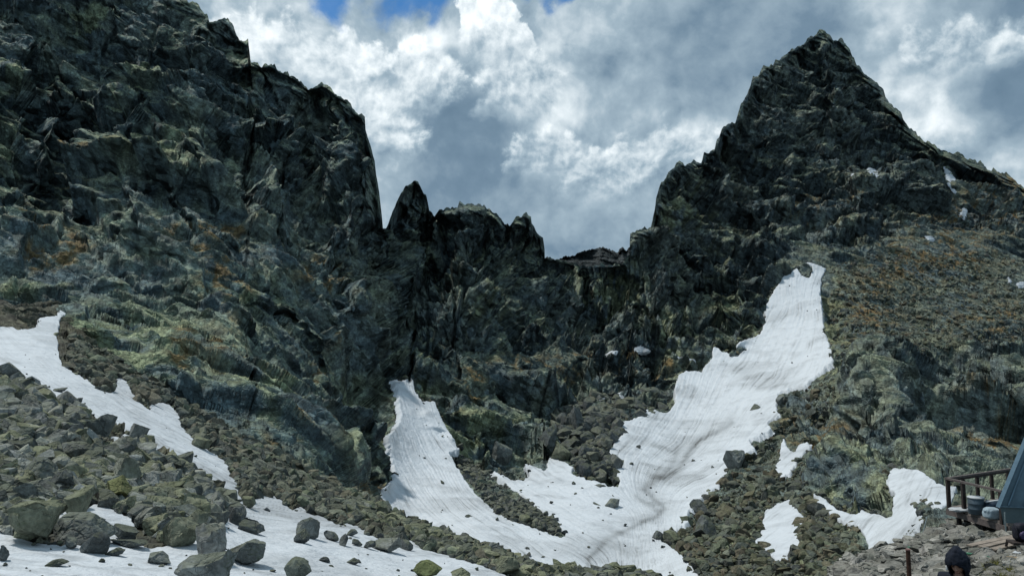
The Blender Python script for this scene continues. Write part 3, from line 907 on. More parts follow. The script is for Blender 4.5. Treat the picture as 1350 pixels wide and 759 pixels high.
for nm, poly in SNOW.items():
    xs = [p[0] for p in poly]
    ys = [p[1] for p in poly]
    small = nm.startswith('fleck') or nm == 'gully_high'
    a = polymask(poly, gx + wobx * (.35 if small else 1), gy + woby * (.35 if small else 1)).astype(np.float32)
    a = blur(a, 1)
    img = (lambda X, Y, a=a: raster(a, X, Y))
    lab = {'tongue_bowl': "broad streaked snowfield filling the steep couloir and the bowl below the towers", 'patch_a': "small ragged snow patch in the rubble right of the couloir", 'patch_b': "snow patch on the brown rubble mound below the small ragged patch",
           'patch_c': "bent snow patch in the gully below the dark rock band beside the deck", 'gully_high': "narrow snow streak high on the shoulder right of the peak"}.get(nm, "tiny leftover snow fleck on a rock ledge")
    snow_sheet(min(xs) - 5, max(xs) + 5, min(ys) - 5, min(max(ys) + 5, 799), img, main_Y if not small else drape_Y, 0.9 if not small else 0.6, lambda X, Y: tps_eval(STR, X, Y) if 1 else 0, lab, "snow_field" if not small else "snow_fleck", far_dirt if nm == 'tongue_bowl' else None, 1.0 if nm == 'tongue_bowl' else .3, 1.0 if not small else .35, 0.0 if not small else 1.5)
# ------------------------------------------------------------------ the near ground: talus slope, snow strip, hut terrace
CREST = [(-260, 372), (-60, 388), (0, 396), (80, 399), (110, 436), (150, 470), (200, 505), (250, 540), (300, 566), (350, 590), (400, 616), (430, 634), (470, 648), (498, 662), (520, 682), (560, 696), (600, 708), (640, 722), (680, 738), (720, 750), (760, 755), (850, 760), (890, 772), (960, 790), (1040, 785),
    (1080, 768), (1100, 750), (1112, 732), (1140, 724), (1180, 716), (1215, 704), (1240, 692), (1270, 684), (1350, 676), (1420, 668), (1620, 650)]
NEAR_PTS = [(-260, 372, 100), (0, 396, 104), (80, 399, 112), (150, 470, 95), (250, 540, 81), (350, 590, 74), (430, 634, 70), (498, 662, 63), (520, 682, 57), (600, 708, 50), (680, 738, 46), (760, 755, 43), (850, 760, 42),
    (0, 430, 92), (80, 450, 90), (0, 490, 62), (100, 540, 52), (180, 520, 74), (140, 580, 45), (240, 580, 60), (240, 620, 43), (330, 645, 50), (300, 600, 64), (400, 660, 55), (0, 560, 42), (100, 600, 37), (200, 640, 34), (0, 640, 29), (280, 690, 30), (0, 700, 22.5), (100, 700, 24), (200, 720, 24.5), (0, 759, 18), (200, 759, 20), (300, 759, 22), (400, 720, 31), (400, 759, 25), (500, 730, 36), (560, 759, 32), (640, 752, 36),
    (700, 800, 27), (300, 850, 14), (0, 850, 12), (675, 900, 13), (675, 1150, 5.0), (675, 1500, 2.3), (0, 1500, 2.6), (1350, 1500, 2.3), (-260, 760, 17), (-260, 560, 38),
    (1000, 790, 30), (1080, 768, 25), (1112, 732, 25), (1180, 716, 25.5), (1240, 692, 27), (1350, 676, 38), (1300, 690, 30), (1620, 650, 45), (1200, 759, 15.5), (1268, 720, 19.5), (1290, 705, 24), (1268, 759, 13.5), (1350, 759, 12.5), (1340, 712, 21.5), (1400, 700, 26), (1268, 920, 8.2), (1100, 759, 20), (1620, 759, 13), (1060, 900, 11)]
NEAR = tps_fit([(a, b) for a, b, _ in NEAR_PTS], [math.log(c) for _, _, c in NEAR_PTS], 2e-3)


def near_Y(px, py):
    return np.exp(tps_eval(NEAR, px, py))


SNOW_NEAR = {
 'strip': [(-60, 425), (0, 430), (25, 433), (50, 432), (52, 418), (62, 416), (75, 415), (82, 404), (91, 402), (88, 412), (80, 420), (78, 432), (76, 448), (76, 465), (82, 478), (96, 490), (116, 500), (130, 512), (146, 518), (150, 515), (153, 499), (162, 496), (168, 504), (173, 515), (182, 525), (192, 536), (200, 544), (197, 535), (205, 530), (225, 532), (236, 548), (241, 562), (249, 572), (272, 590), (297, 608), (304, 622),
    (313, 638), (316, 652), (326, 668), (332, 660), (345, 653), (356, 651), (370, 657), (384, 671), (402, 675), (425, 681), (445, 690), (468, 695), (484, 704), (520, 714), (560, 724), (600, 734), (640, 746), (664, 754), (680, 775), (560, 850), (-60, 850), (-60, 690), (0, 699), (20, 706), (45, 714), (80, 718), (100, 716), (66, 690), (60, 668), (70, 662), (90, 668), (110, 676), (126, 662), (150, 672), (174, 682), (178, 694), (158, 708), (200, 722), (226, 716), (262, 700), (284, 690), (300, 680), (306, 668),
    (298, 652), (280, 632), (258, 618), (236, 606), (210, 596), (186, 584), (174, 592), (160, 590), (142, 583), (136, 572), (160, 576), (170, 568), (150, 560), (138, 556), (122, 548), (104, 536), (76, 526), (50, 518), (34, 508), (22, 498), (10, 490), (-60, 480)],
 'crest_a': [(452, 688), (470, 692), (486, 702), (480, 706), (462, 700)], 'crest_b': [(528, 708), (545, 712), (556, 720), (546, 722), (534, 716)], 'crest_c': [(388, 672), (394, 664), (406, 674), (400, 682)]}
NX0, NX1, NY0, NY1 = -80, 720, 390, 860
hx, hy = np.meshgrid(np.arange(NX0, NX1 + .1, 0.7, dtype=np.float32), np.arange(NY0, NY1 + .1, 0.7, dtype=np.float32))
en = np.stack([hx / 8, hy / 6, np.zeros_like(hx)], -1).reshape(-1, 3)
ux = fbm(en, 3).reshape(hx.shape) * 3.0
uy = fbm(en + 11.3, 3).reshape(hx.shape) * 2.0
near_snow = np.zeros(hx.shape, np.float32)
for p in SNOW_NEAR.values():
    near_snow = np.maximum(near_snow, polymask(p, hx + ux, hy + uy).astype(np.float32))
near_snow = blur(near_snow, 2)


def near_ras(px, py):
    i = np.clip(np.rint((py - NY0) / .7).astype(int), 0, near_snow.shape[0] - 1)
    j = np.clip(np.rint((px - NX0) / .7).astype(int), 0, near_snow.shape[1] - 1)
    return np.where((px < NX0) | (px > NX1), 0, near_snow[i, j])


ncol = np.concatenate([np.arange(-260, -20, 8.0), np.arange(-20, 1371, 2.0), np.arange(1376, 1621, 8.0)]).astype(np.float32)
cr = np.interp(ncol, [p[0] for p in CREST], [p[1] for p in CREST])
vv = np.linspace(1, 0, 420)[:, None] ** 1.7
nPY = (cr[None] + (1500 - cr[None]) * vv).astype(np.float32)
nPX = np.broadcast_to(ncol[None], nPY.shape).astype(np.float32)
nP = to3d(nPX, nPY, near_Y(nPX, nPY))
nN = grid_normals(nP)
nN[(nN * nP).sum(-1) > 0] *= -1
nsn = near_ras(nPX, nPY)
ff = nP.reshape(-1, 3)
d1, e1, t1 = cells(ff / 1.6, 71)
d2, e2, t2 = cells(ff / 0.6, 72)
nd = (d1 * .55 + d2 * .2 + fbm(ff / 5, 3) * .35).reshape(nPX.shape) * (1 - nsn) * np.clip(nP[..., 1] / 30, .15, 1.4) - nsn * .55 * np.clip(nP[..., 1] / 45, .5, 2)
terr = ((nPX > 1060) & (nPY > 660)).astype(np.float32)
nd *= 1 - .6 * blur(terr, 5)
nP = nP + nN * nd[..., None]
bk = []
for k in range(1, 8):
    q = nP[-1].copy()
    q *= ((q[:, 1] + 1.2 * k) / q[:, 1])[:, None]
    q[:, 2] -= .25 * k + .32 * k * k
    bk.append(q)
n1 = fbm(ff / 3, 4).reshape(nPX.shape)
nC = np.zeros(nPX.shape + (3,), np.float32)
nC[:] = (.075, .08, .065)
nC = mixc(nC, (.12, .125, .085), np.clip(.4 + n1, 0, 1))
nC = mixc(nC, (.09, .088, .072), np.clip(blur(terr, 5) * (.7 + n1), 0, 1))
nP = np.concatenate([nP, np.stack(bk)], 0)
nC = np.concatenate([nC, np.repeat(nC[-1:], 7, 0)], 0)
ii = np.arange(nP.shape[0] * nP.shape[1]).reshape(nP.shape[:2])
nq = np.stack([ii[:-1, :-1], ii[:-1, 1:], ii[1:, 1:], ii[1:, :-1]], -1).reshape(-1, 4)
tag(mesh_np("ground", nP.reshape(-1, 3), nq, M_MOUNT, True, {'tint': nC.reshape(-1, 3)}), "stony near ground under the talus and the hut terrace", 'ground', None, 'structure')


def near_dirt(X, Yp, med, st1):
    low = np.clip((Yp - 650) / 60, 0, 1)
    wav = perlin(np.stack([X.ravel() / 60, (Yp.ravel() - .12 * X.ravel()) / 5.0, X.ravel() * 0], -1)).reshape(X.shape)
    return low * (np.clip(wav - .02, 0, .5) * .8 + np.clip(np.abs(med) * .3, 0, .2)) * np.clip(.75 + med * 1.2, 0, 1)


snow_sheet(NX0 + 1, NX1 - 1, NY0 + 2, NY1 - 2, near_ras, near_Y, 0.8, lambda X, Y: (Y - X * np.interp(Y, [400, 650, 720], [.75, .6, .12])) / 40, "near snow strip running down from the left edge and spreading along the bottom among boulders", "snow_field", near_dirt, .05, .55, 0.0)

# ------------------------------------------------------------------ rocks
def ico(sub):
    bm = bmesh.new()
    bmesh.ops.create_icosphere(bm, subdivisions=sub, radius=1.0)
    bm.verts.ensure_lookup_table()
    v = np.array([w.co[:] for w in bm.verts], np.float32)
    f = np.array([[w.index for w in p.verts] for p in bm.faces], np.int32)
    bm.free()
    return v, f


ICO = {s: ico(s) for s in (2, 3, 4, 5)}


def rock_shape(seed, sub, cuts=13, rough=.03, kind='block'):
    r = np.random.default_rng(seed)
    v, f = ICO[sub]
    v = v.copy() * 1.7
    dirs = r.normal(size=(cuts, 3))
    if kind == 'slab':
        dirs[:4, 2] *= 3
    if kind == 'wedge':
        dirs[0] = (.9, .1, .75)
        dirs[1] = (-.3, -.8, .4)
    if kind == 'pyramid':
        dirs[:5] = [(.8, .1, .6), (-.8, -.1, .55), (.1, -.85, .5), (0, .8, .5), (-.4, -.7, .6)]
    dirs /= np.linalg.norm(dirs, axis=1, keepdims=True)
    off = r.uniform(.55, .85, cuts)
    for d, o in zip(dirs, off):
        s = v @ d
        ov = np.clip(s - o, 0, None)
        v -= ov[:, None] * d[None]
    if rough:
        # cracked and chipped skin
        h, e, _ = cells(v * 2.3 + seed, seed % 97, 1.0)
        n = v / np.linalg.norm(v, axis=1, keepdims=True)
        v = v + n * (h * .10 * (rough / .03) + fbm(v * 3 + seed, 4) * rough - .05 * np.exp(-(e / .06) ** 2) * (rough / .03))[:, None]
    lo, hi = v.min(0), v.max(0)
    v = (v - (lo + hi) / 2) / (hi - lo)
    v[:, 2] += .5
    return v.astype(np.float32), f


def near_pt(px, py):
    return to3d(np.asarray(px, np.float32), np.asarray(py, np.float32), near_Y(px, py))


def main_pt(px, py):
    return to3d(np.asarray(px, np.float32), np.asarray(py, np.float32), drape_Y(px, py) + .5)


BASES = {}


def boulder_mesh(seed, sub, kind):
    key = (seed, sub, kind)
    if key not in BASES:
        v, f = rock_shape(seed, sub, 17, .022, kind)
        me = bpy.data.meshes.new("boulder")
        me.vertices.add(len(v))
        me.vertices.foreach_set('co', v.ravel())
        me.loops.add(f.size)
        me.loops.foreach_set('vertex_index', f.ravel())
        me.polygons.add(len(f))
        me.polygons.foreach_set('loop_start', np.arange(0, f.size, 3, dtype=np.int32))
        me.polygons.foreach_set('use_smooth', np.full(len(f), False, bool))
        me.update(calc_edges=True)
        BASES[key] = me
    return BASES[key]


def boulder(px, pyb, w, h, seed, kind, label, group=None, colour=(.085, .09, .078), sampler=near_pt, mat=None, name="boulder", sub=4, depth=None, yaw=0.0, sink=.14):
    # px, pyb: where its foot stands in the photo; w, h: its width and height there
    P = sampler(np.array([px]), np.array([pyb]))[0]
    D = float(P[1])
    me = boulder_mesh(seed, sub, kind)
    if not me.materials:
        me.materials.append(None)
    o = bpy.data.objects.new(name, me)
    o.material_slots[0].link = 'OBJECT'
    o.material_slots[0].material = mat or M_BOULDER
    W, Hh = .93 * w * D / FPX, .93 * h * D / FPX
    o.scale = (W, depth * D / FPX if depth else (W * .6 + Hh * .5), Hh * (1 + sink))
    o.location = (float(P[0]), D + o.scale[1] * .25, float(P[2]) - Hh * sink)
    o.rotation_euler = (0, 0, yaw)
    o.color = (*colour, 1)
    COL.objects.link(o)
    return tag(o, label, 'boulder' if name == 'boulder' else 'stone', group)


GREY, DARK, OLIVE, PALE = (.165, .182, .175), (.095, .108, .108), (.165, .178, .13), (.24, .25, .235)
HERO = [  # px, foot, width, height, seed, kind, colour, label
    (30, 716, 72, 58, 3, 'block', OLIVE, "big grey boulder with olive moss at the left edge of the picture above the snow"),
    (36, 666, 46, 32, 4, 'block', GREY, "rounded grey boulder right behind the big mossy one at the left edge"),
    (97, 684, 40, 44, 5, 'block', OLIVE, "upright mossy boulder standing between two snow gaps"),
    (98, 714, 80, 36, 6, 'slab', GREY, "long dark cracked slab wedged beside the big mossy boulder"),
    (122, 729, 32, 27, 7, 'block', DARK, "dark rounded boulder at the snow edge below the long cracked slab"),
    (92, 723, 20, 16, 8, 'block', GREY, "small boulder tucked under the long cracked slab"),
    (146, 664, 42, 36, 9, 'wedge', (.19, .20, .09), "wedge boulder with bright yellow lichen on its top"),
    (160, 642, 54, 42, 10, 'block', (.19, .205, .17), "large smooth topped boulder in the middle of the left talus"),
    (162, 712, 34, 22, 11, 'block', DARK, "low dark boulder on the snow right of the upright mossy one"),
    (168, 720, 50, 11, 12, 'slab', DARK, "thin flat slab lying along the lower snow edge"),
    (148, 732, 26, 10, 13, 'slab', DARK, "flat small stone half sunk below the thin slab"),
    (71, 746, 28, 8, 14, 'slab', DARK, "dark sliver of rock lying alone on the bottom snow"),
    (2, 738, 14, 20, 15, 'block', DARK, "dark stone cut by the picture's left edge on the bottom snow"),
    (206, 680, 56, 27, 16, 'wedge', OLIVE, "long dark boulder with mossy roof above the snow gap"),
    (233, 720, 48, 40, 17, 'block', OLIVE, "big tilted dark boulder left of the pale standing block"),
    (274, 738, 40, 50, 18, 'block', PALE, "pale grey standing block at the foot of the talus"),
    (258, 690, 38, 40, 19, 'wedge', OLIVE, "mossy block resting above the pale standing block"),
    (262, 770, 76, 42, 20, 'block', GREY, "wide foreground boulder on the bottom edge below the pale block"),
    (316, 742, 60, 30, 21, 'slab', (.13, .145, .14), "dark striped boulder lying on the snow right of the pale block"),
    (209, 743, 34, 16, 22, 'slab', GREY, "flat grey stone melted into the snow hollow"),
    (391, 768, 38, 32, 23, 'pyramid', (.13, .15, .13), "dark triangular boulder on the bottom edge of the snow"),
    (254, 643, 36, 18, 24, 'block', DARK, "dark boulder at the upper rim of the talus by the snow strip"),
    (287, 657, 30, 14, 25, 'slab', DARK, "flat dark slab jutting over the snow strip"),
    (311, 690, 26, 27, 26, 'block', DARK, "cluster boulder at the right tip of the talus"),
    (330, 702, 36, 18, 27, 'slab', DARK, "low dark slab stepping down onto the snow right of the talus tip"),
    (404, 708, 30, 26, 28, 'block', GREY, "square grey boulder on the snow below the fine scree"),
    (396, 715, 22, 17, 29, 'pyramid', DARK, "small pyramid stone in front of the square grey boulder"),
    (326, 669, 20, 15, 30, 'block', OLIVE, "olive boulder at the right rim of the snow strip"),
    (436, 712, 22, 13, 31, 'wedge', DARK, "leaning wedge stone on the snow below the crest rocks"),
    (452, 719, 13, 15, 32, 'pyramid', DARK, "narrow tooth shaped stone on the snow below the crest rocks"),
    (464, 707, 15, 10, 33, 'pyramid', DARK, "small peaked stone just under the crest rocks"),
    (470, 719, 15, 9, 34, 'pyramid', DARK, "low peaked stone beside the tooth shaped one"),
    (486, 723, 18, 11, 35, 'block', DARK, "dark stone at the left end of the long pale slab"),
    (506, 726, 44, 17, 36, 'slab', (.2, .215, .2), "long pale slab lying on the snow below the crest rocks"),
    (535, 725, 20, 13, 37, 'wedge', DARK, "leaning dark stone right of the long pale slab"),
    (427, 741, 16, 7, 38, 'pyramid', DARK, "tiny peaked stone alone on the snow, the left of a lone pair"),
    (464, 744, 19, 9, 39, 'pyramid', DARK, "peaked stone alone on the snow, the right of a lone pair"),
    (563, 760, 40, 19, 40, 'wedge', (.14, .165, .075), "green mossy triangular stone near the bottom edge"),
    (607, 764, 30, 15, 41, 'pyramid', OLIVE, "mossy peaked stone at the bottom edge right of the green triangle"),
    (614, 735, 26, 20, 42, 'block', DARK, "dark cubic boulder on the crest above the bottom snow"),
    (651, 736, 22, 21, 43, 'pyramid', GREY, "peaked boulder on the crest right of the dark cubic one"),
    (669, 757, 32, 24, 44, 'block', OLIVE, "broad olive boulder at the right end of the bottom snow"),
    (722, 763, 32, 21, 45, 'wedge', OLIVE, "mossy wedge boulder on the bottom edge before the bowl"),
    (777, 764, 30, 16, 46, 'block', GREY, "flat topped boulder on the bottom edge before the bowl"),
    (801, 763, 20, 19, 47, 'pyramid', GREY, "pointed boulder between two blocks on the bottom edge"),
    (826, 764, 34, 20, 48, 'block', OLIVE, "olive block at the right end of the crest on the bottom edge"),
    (865, 768, 22, 14, 49, 'block', DARK, "small dark boulder last on the crest by the bowl"),
    (262, 590, 28, 16, 50, 'slab', OLIVE, "pale olive slab on the upper rim of the snow strip"),
    (179, 580, 26, 24, 51, 'block', GREY, "grey boulder standing in the middle of the snow strip"),
    (192, 586, 20, 14, 52, 'block', OLIVE, "low olive boulder beside the grey one in the snow strip"),
    (184, 592, 16, 20, 53, 'pyramid', DARK, "dark pointed boulder at the lower rim of the snow strip"),
    (126, 578, 36, 34, 54, 'block', (.11, .125, .12), "large dark dome boulder at the top of the left talus"),
    (44, 640, 52, 38, 55, 'wedge', GREY, "broad tilted slab boulder in the left talus"),
    (74, 652, 30, 34, 56, 'block', DARK, "dark tilted boulder right of the broad tilted slab"),
    (42, 510, 20, 11, 57, 'wedge', DARK, "small dark wedge in the snow at the top of the strip"),
    (78, 516, 18, 6, 58, 'slab', DARK, "dark chip on the upper snow strip, the left of two"),
    (101, 530, 15, 7, 59, 'slab', DARK, "dark chip on the upper snow strip, the right of two"),
    (58, 586, 32, 24, 60, 'block', (.12, .135, .125), "squat dark boulder in the upper left talus"),
    (20, 530, 34, 26, 61, 'block', OLIVE, "olive boulder at the top left of the talus under the strip"),
    (95, 612, 44, 30, 62, 'wedge', (.12, .13, .12), "sloping dark boulder in the centre of the left talus")]
for px, pyb, w, h, sd, kd, col, lab in HERO:
    boulder(px, pyb, w, h, sd, kd, lab, "boulders of the near slope", col, sub=5 if w > 40 else 4)
HEROFAR = [
    (806, 676, 27, 19, 80, 'block', GREY, "grey boulder out on the bowl snow, the larger of a touching pair"), (789, 673, 15, 11, 81, 'block', DARK, "smaller dark boulder touching the grey one on the bowl snow"),
    (795, 650, 30, 12, 82, 'slab', DARK, "dark flat slab at the lip of the rubble above the bowl snow"), (861, 531, 54, 22, 83, 'slab', DARK, "huge tilted slab above the left side of the couloir snow"),
    (722, 592, 27, 36, 84, 'block', DARK, "tall dark block at the foot of the wall above the bowl"), (740, 610, 28, 30, 85, 'block', OLIVE, "olive rounded block left of the central rubble"), (761, 570, 22, 38, 86, 'block', DARK, "narrow dark block standing at the top of the central rubble"),
    (662, 612, 30, 34, 87, 'block', GREY, "broad rock knob at the wall foot over the bowl snow"), (617, 686, 13, 8, 88, 'slab', DARK, "lone dark stone on the snow tongue"), (731, 645, 16, 11, 89, 'slab', DARK, "dark stone on the bowl snow below the wall foot"),
    (970, 619, 28, 27, 90, 'block', GREY, "big grey block at the right bank of the couloir snow"), (924, 680, 28, 22, 91, 'block', DARK, "dark block at the lower right bank of the snow"), (1031, 535, 14, 17, 92, 'block', GREY, "grey block at the couloir's right rim"), (998, 547, 22, 15, 93, 'block', DARK, "dark boulder inside the right edge of the couloir snow"),
    (869, 718, 15, 19, 94, 'pyramid', DARK, "dark peaked stone at the snow's lowest right corner"), (889, 719, 27, 19, 95, 'block', OLIVE, "olive boulder beside the dark peaked stone at the snow's lowest corner"), (930, 708, 32, 28, 96, 'block', DARK, "large dark boulder on the brown mound right of the bowl"),
    (858, 549, 15, 8, 97, 'block', DARK, "small dark boulder on the left of the couloir snow"), (956, 486, 14, 11, 98, 'block', GREY, "small outcrop boulder high in the couloir snow"), (939, 625, 8, 12, 99, 'pyramid', DARK, "dark splinter on the snow near the right bank"),
    (744, 656, 9, 7, 100, 'block', DARK, "pebble sized dark stone on the bowl snow beside the small group"), (693, 716, 11, 7, 101, 'block', DARK, "dark stone on the snow below the scree strip"), (681, 706, 9, 6, 102, 'block', DARK, "small dark stone close under the end of the scree strip"),
    (802, 707, 8, 4, 103, 'slab', DARK, "small stone lying in the dirty drain of the bowl"), (688, 721, 6, 8, 104, 'pyramid', DARK, "tiny upright stone low on the snow tongue"), (692, 690, 16, 12, 106, 'block', OLIVE, "olive boulder in the lower scree strip")]
for px, pyb, w, h, sd, kd, col, lab in HEROFAR:
    boulder(px, pyb, w, h, sd, kd, lab, "boulders round the far snow", col, main_pt, sub=4)

# ---- scattered talus: the larger rocks one by one, the rest as rubble
T_LEFT = [(-40, 486), (0, 490), (20, 500), (60, 524), (105, 540), (140, 586), (180, 594), (240, 612), (275, 640), (300, 664), (316, 684), (292, 700), (276, 735), (240, 735), (215, 716), (200, 690), (180, 680), (150, 668), (126, 655), (110, 672), (66, 662), (60, 690), (40, 714), (-40, 700)]
T_FINE = [(96, 440), (86, 480), (146, 520), (152, 500), (172, 520), (198, 542), (204, 530), (228, 532), (250, 574), (300, 610), (316, 640), (330, 660), (348, 652), (372, 656), (400, 676), (470, 694), (486, 704), (530, 716), (600, 734), (660, 752), (680, 745), (640, 722), (560, 695), (520, 680), (498, 660), (430, 634), (350, 590), (250, 540), (150, 470)]
T_CREST = [(470, 660), (520, 686), (600, 712), (660, 736), (720, 752), (860, 762), (880, 775), (720, 770), (655, 752), (600, 732), (530, 712), (470, 690), (440, 680)]
T_HUT = [(1095, 759), (1112, 734), (1180, 718), (1215, 706), (1240, 694), (1270, 686), (1360, 680), (1400, 700), (1400, 840), (1090, 840)]
T_STRIP = [(592, 595), (606, 600), (642, 622), (680, 650), (712, 676), (736, 692), (744, 705), (715, 697), (690, 690), (668, 683), (648, 668), (622, 640)]
T_MID = [(735, 545), (800, 520), (850, 532), (880, 544), (820, 552), (815, 580), (802, 600), (818, 640), (770, 628), (752, 610), (735, 600)]
T_BANK = [(1040, 515), (1100, 495), (1100, 540), (1066, 580), (1030, 570), (1030, 600), (1022, 618), (1030, 632), (1060, 600), (1066, 640), (1090, 676), (1130, 692), (1144, 740), (1140, 790), (935, 790), (900, 728), (868, 708), (908, 688), (926, 662), (960, 622), (1000, 592), (1030, 546)]
T_SLOPE = [(1095, 350), (1180, 330), (1300, 330), (1380, 350), (1380, 450), (1250, 460), (1100, 480)]
T_UNDER = [(1262, 690), (1335, 700), (1335, 722), (1262, 712)]


def sample_poly(poly, n, r):
    xs = [p[0] for p in poly]
    ys = [p[1] for p in poly]
    out = np.zeros((0, 2), np.float32)
    while len(out) < n:
        c = np.stack([r.uniform(min(xs), max(xs), n * 3), r.uniform(min(ys), max(ys), n * 3)], -1).astype(np.float32)
        out = np.concatenate([out, c[polymask(poly, c[:, 0], c[:, 1])]])
    return out[:n]


def scatter(name, label, poly, n, smin, smax, power, sampler, mat, palette, indiv=0, sub=2, pts=None, shape_seeds=range(200, 216), flatten=.9, snow=None, group=None, blabel=None, bname="boulder", bmat=None, seed=1, cap_px=40, min_px=1.5):
    r = np.random.default_rng(seed)
    c = sample_poly(poly, n, r) if pts is None else pts
    if snow is not None:
        c = c[snow(c[:, 0], c[:, 1]) < .35]
    n = len(c)
    P = sampler(c[:, 0], c[:, 1])
    size = smin * (1 - r.random(n)) ** (-1.0 / power)
    size = np.minimum(size, smax)
    size = np.clip(size, min_px * P[:, 1] / FPX, cap_px * P[:, 1] / FPX)
    order = np.argsort(-size * FPX / P[:, 1])
    shapes = [rock_shape(s, sub, 15, 0.0 if sub < 3 else .012) for s in shape_seeds]
    pal = np.array(palette, np.float32)
    V, F, C = [], [], []
    nv = 0
    done = 0
    for k, i in enumerate(order):
        yaw, tx, ty = r.uniform(0, 6.28), r.normal(0, .35), r.normal(0, .35)
        sc = size[i] * np.array([r.uniform(.8, 1.25), r.uniform(.6, 1.0), flatten * r.uniform(.55, 1.15)])
        colr = pal[r.integers(len(pal))] * r.uniform(.75, 1.25)
        M = Matrix.Rotation(yaw, 3, 'Z') @ Matrix.Rotation(tx, 3, 'X') @ Matrix.Rotation(ty, 3, 'Y')
        base = P[i] - np.array([0, 0, sc[2] * .28], np.float32)
        if k < indiv:
            me = boulder_mesh(int(300 + r.integers(14)), 4 if size[i] * FPX / P[i, 1] > 14 else 3, 'block')
            if not me.materials:
                me.materials.append(None)
            o = bpy.data.objects.new(bname, me)
            o.material_slots[0].link = 'OBJECT'
            o.material_slots[0].material = bmat or M_BOULDER
            o.location = base
            o.rotation_euler = M.to_euler()
            o.scale = sc
            o.color = (*[float(q) for q in colr], 1)
            COL.objects.link(o)
            tag(o, blabel, bname, group)
            continue
        v, f = shapes[r.integers(len(shapes))]
        V.append((v * sc) @ np.array(M.transposed(), np.float32) + base)
        F.append(f + nv)
        C.append(np.broadcast_to(colr, v.shape))
        nv += len(v)
    o = mesh_np(name, np.concatenate(V), None, mat, False, {'tint': np.concatenate(C)}, tris=np.concatenate(F))
    return tag(o, label, 'rubble', None, 'stuff')


PAL_T = [tuple(1.9 * q for q in c) for c in [(.085, .092, .07), (.06, .066, .058), (.10, .108, .075), (.05, .056, .054), (.078, .084, .078), (.115, .12, .085)]]
PAL_F = [(.115, .135, .10), (.10, .116, .10), (.145, .158, .128), (.118, .118, .094), (.095, .102, .09), (.135, .128, .10), (.15, .16, .13), (.085, .096, .09)]
PAL_D = [tuple(1.6 * q for q in c) for c in [(.05, .056, .056), (.065, .07, .066), (.042, .048, .05), (.08, .084, .072)]]
PAL_H = [tuple(1.12 * q for q in c) for c in [(.20, .20, .185), (.15, .15, .135), (.25, .245, .225), (.11, .112, .10), (.165, .162, .148), (.175, .17, .152)]]
PAL_B = [(.10, .116, .083), (.086, .10, .088), (.122, .134, .105), (.094, .096, .066), (.13, .122, .088), (.075, .082, .072), (.11, .098, .072), (.09, .098, .092)]
fsn = lambda X, Y: raster(snow_hard, X, Y)
scatter("rubble", "loose green grey rocks filling the left talus", T_LEFT, 3400, .3, 2.0, 1.35, near_pt, M_RUBBLE, PAL_T + [(.22, .235, .225), (.17, .19, .185), (.25, .26, .235), (.2, .215, .21)], 110, 3, snow=near_ras, group="boulders heaped in the left talus", blabel="green grey boulder heaped in the talus below the left snow strip", seed=1, cap_px=34, min_px=4)
scatter("rubble", "small brown green scree above the left snow strip", T_FINE, 7500, .2, 1.6, 1.5, near_pt, M_SCREE, PAL_F, 34, 2, snow=near_ras, group="boulders in the fine scree", blabel="olive boulder in the fine scree between the snow strip and the wall", seed=2, cap_px=20, min_px=2.4)
scatter("rubble", "line of rocks along the crest in front of the bowl", T_CREST, 900, .4, 1.3, 1.5, near_pt, M_RUBBLE, PAL_T, 36, 3, snow=near_ras, group="boulders along the crest", blabel="grey green boulder in the row along the crest before the bowl", seed=3, cap_px=24, min_px=4)
scatter("rubble", "dark scree strip lying in the snow tongue", T_STRIP, 2600, .4, 1.8, 2.2, main_pt, M_RUBBLE, PAL_D, 0, 2, seed=4, cap_px=12, min_px=2)
scatter("rubble", "dark rocks tumbled at the foot of the central wall", T_MID, 900, .8, 4.5, 1.6, main_pt, M_RUBBLE, PAL_D, 16, 3, snow=fsn, group="boulders at the central wall foot", blabel="dark boulder in the rubble at the foot of the central wall", seed=5, cap_px=24, min_px=3)
scatter("rubble", "brown green scree on the mound right of the bowl", T_BANK, 6500, .22, 2.4, 1.6, main_pt, M_SCREE, PAL_B, 24, 2, snow=fsn, group="boulders on the brown mound", blabel="brown green boulder on the scree mound right of the bowl", seed=6, cap_px=18, min_px=1.6)
scatter("rubble", "fine scree on the broad slope under the peak", T_SLOPE, 3000, .5, 2.4, 2.0, main_pt, M_SCREE, PAL_B, 0, 2, snow=fsn, seed=7, cap_px=8, min_px=1.5)
scatter("rubble", "pale broken stones around the hut", T_HUT, 5200, .10, .55, 1.7, near_pt, M_PALE, PAL_H, 40, 3, flatten=.55, group="pale stones by the hut", blabel="pale broken stone on the rubble in front of the hut deck", bname="stone", bmat=M_PALE_OBJ, seed=8, cap_px=34, min_px=3)

scatter("rubble", "small dark stones strewn over the near snow", SNOW_NEAR['strip'], 170, .06, .5, 1.4, near_pt, M_RUBBLE, PAL_D, 0, 2, seed=9, cap_px=8, min_px=.9)
scatter("rubble", "tiny stones strewn over the big snowfield", SNOW['tongue_bowl'], 130, .25, 1.2, 1.9, lambda a, b: to3d(np.asarray(a, np.float32), np.asarray(b, np.float32), main_Y(a, b) - .1), M_RUBBLE, PAL_D, 0, 2, seed=10, cap_px=6, min_px=1.0)

def rim(img, X, Y, n, r):
    k = np.argwhere((img > .25) & (img < .75))
    k = k[r.integers(len(k), size=n)]
    return np.stack([X[k[:, 0], k[:, 1]], Y[k[:, 0], k[:, 1]]], -1) + r.normal(0, 1.2, (n, 2)).astype(np.float32)


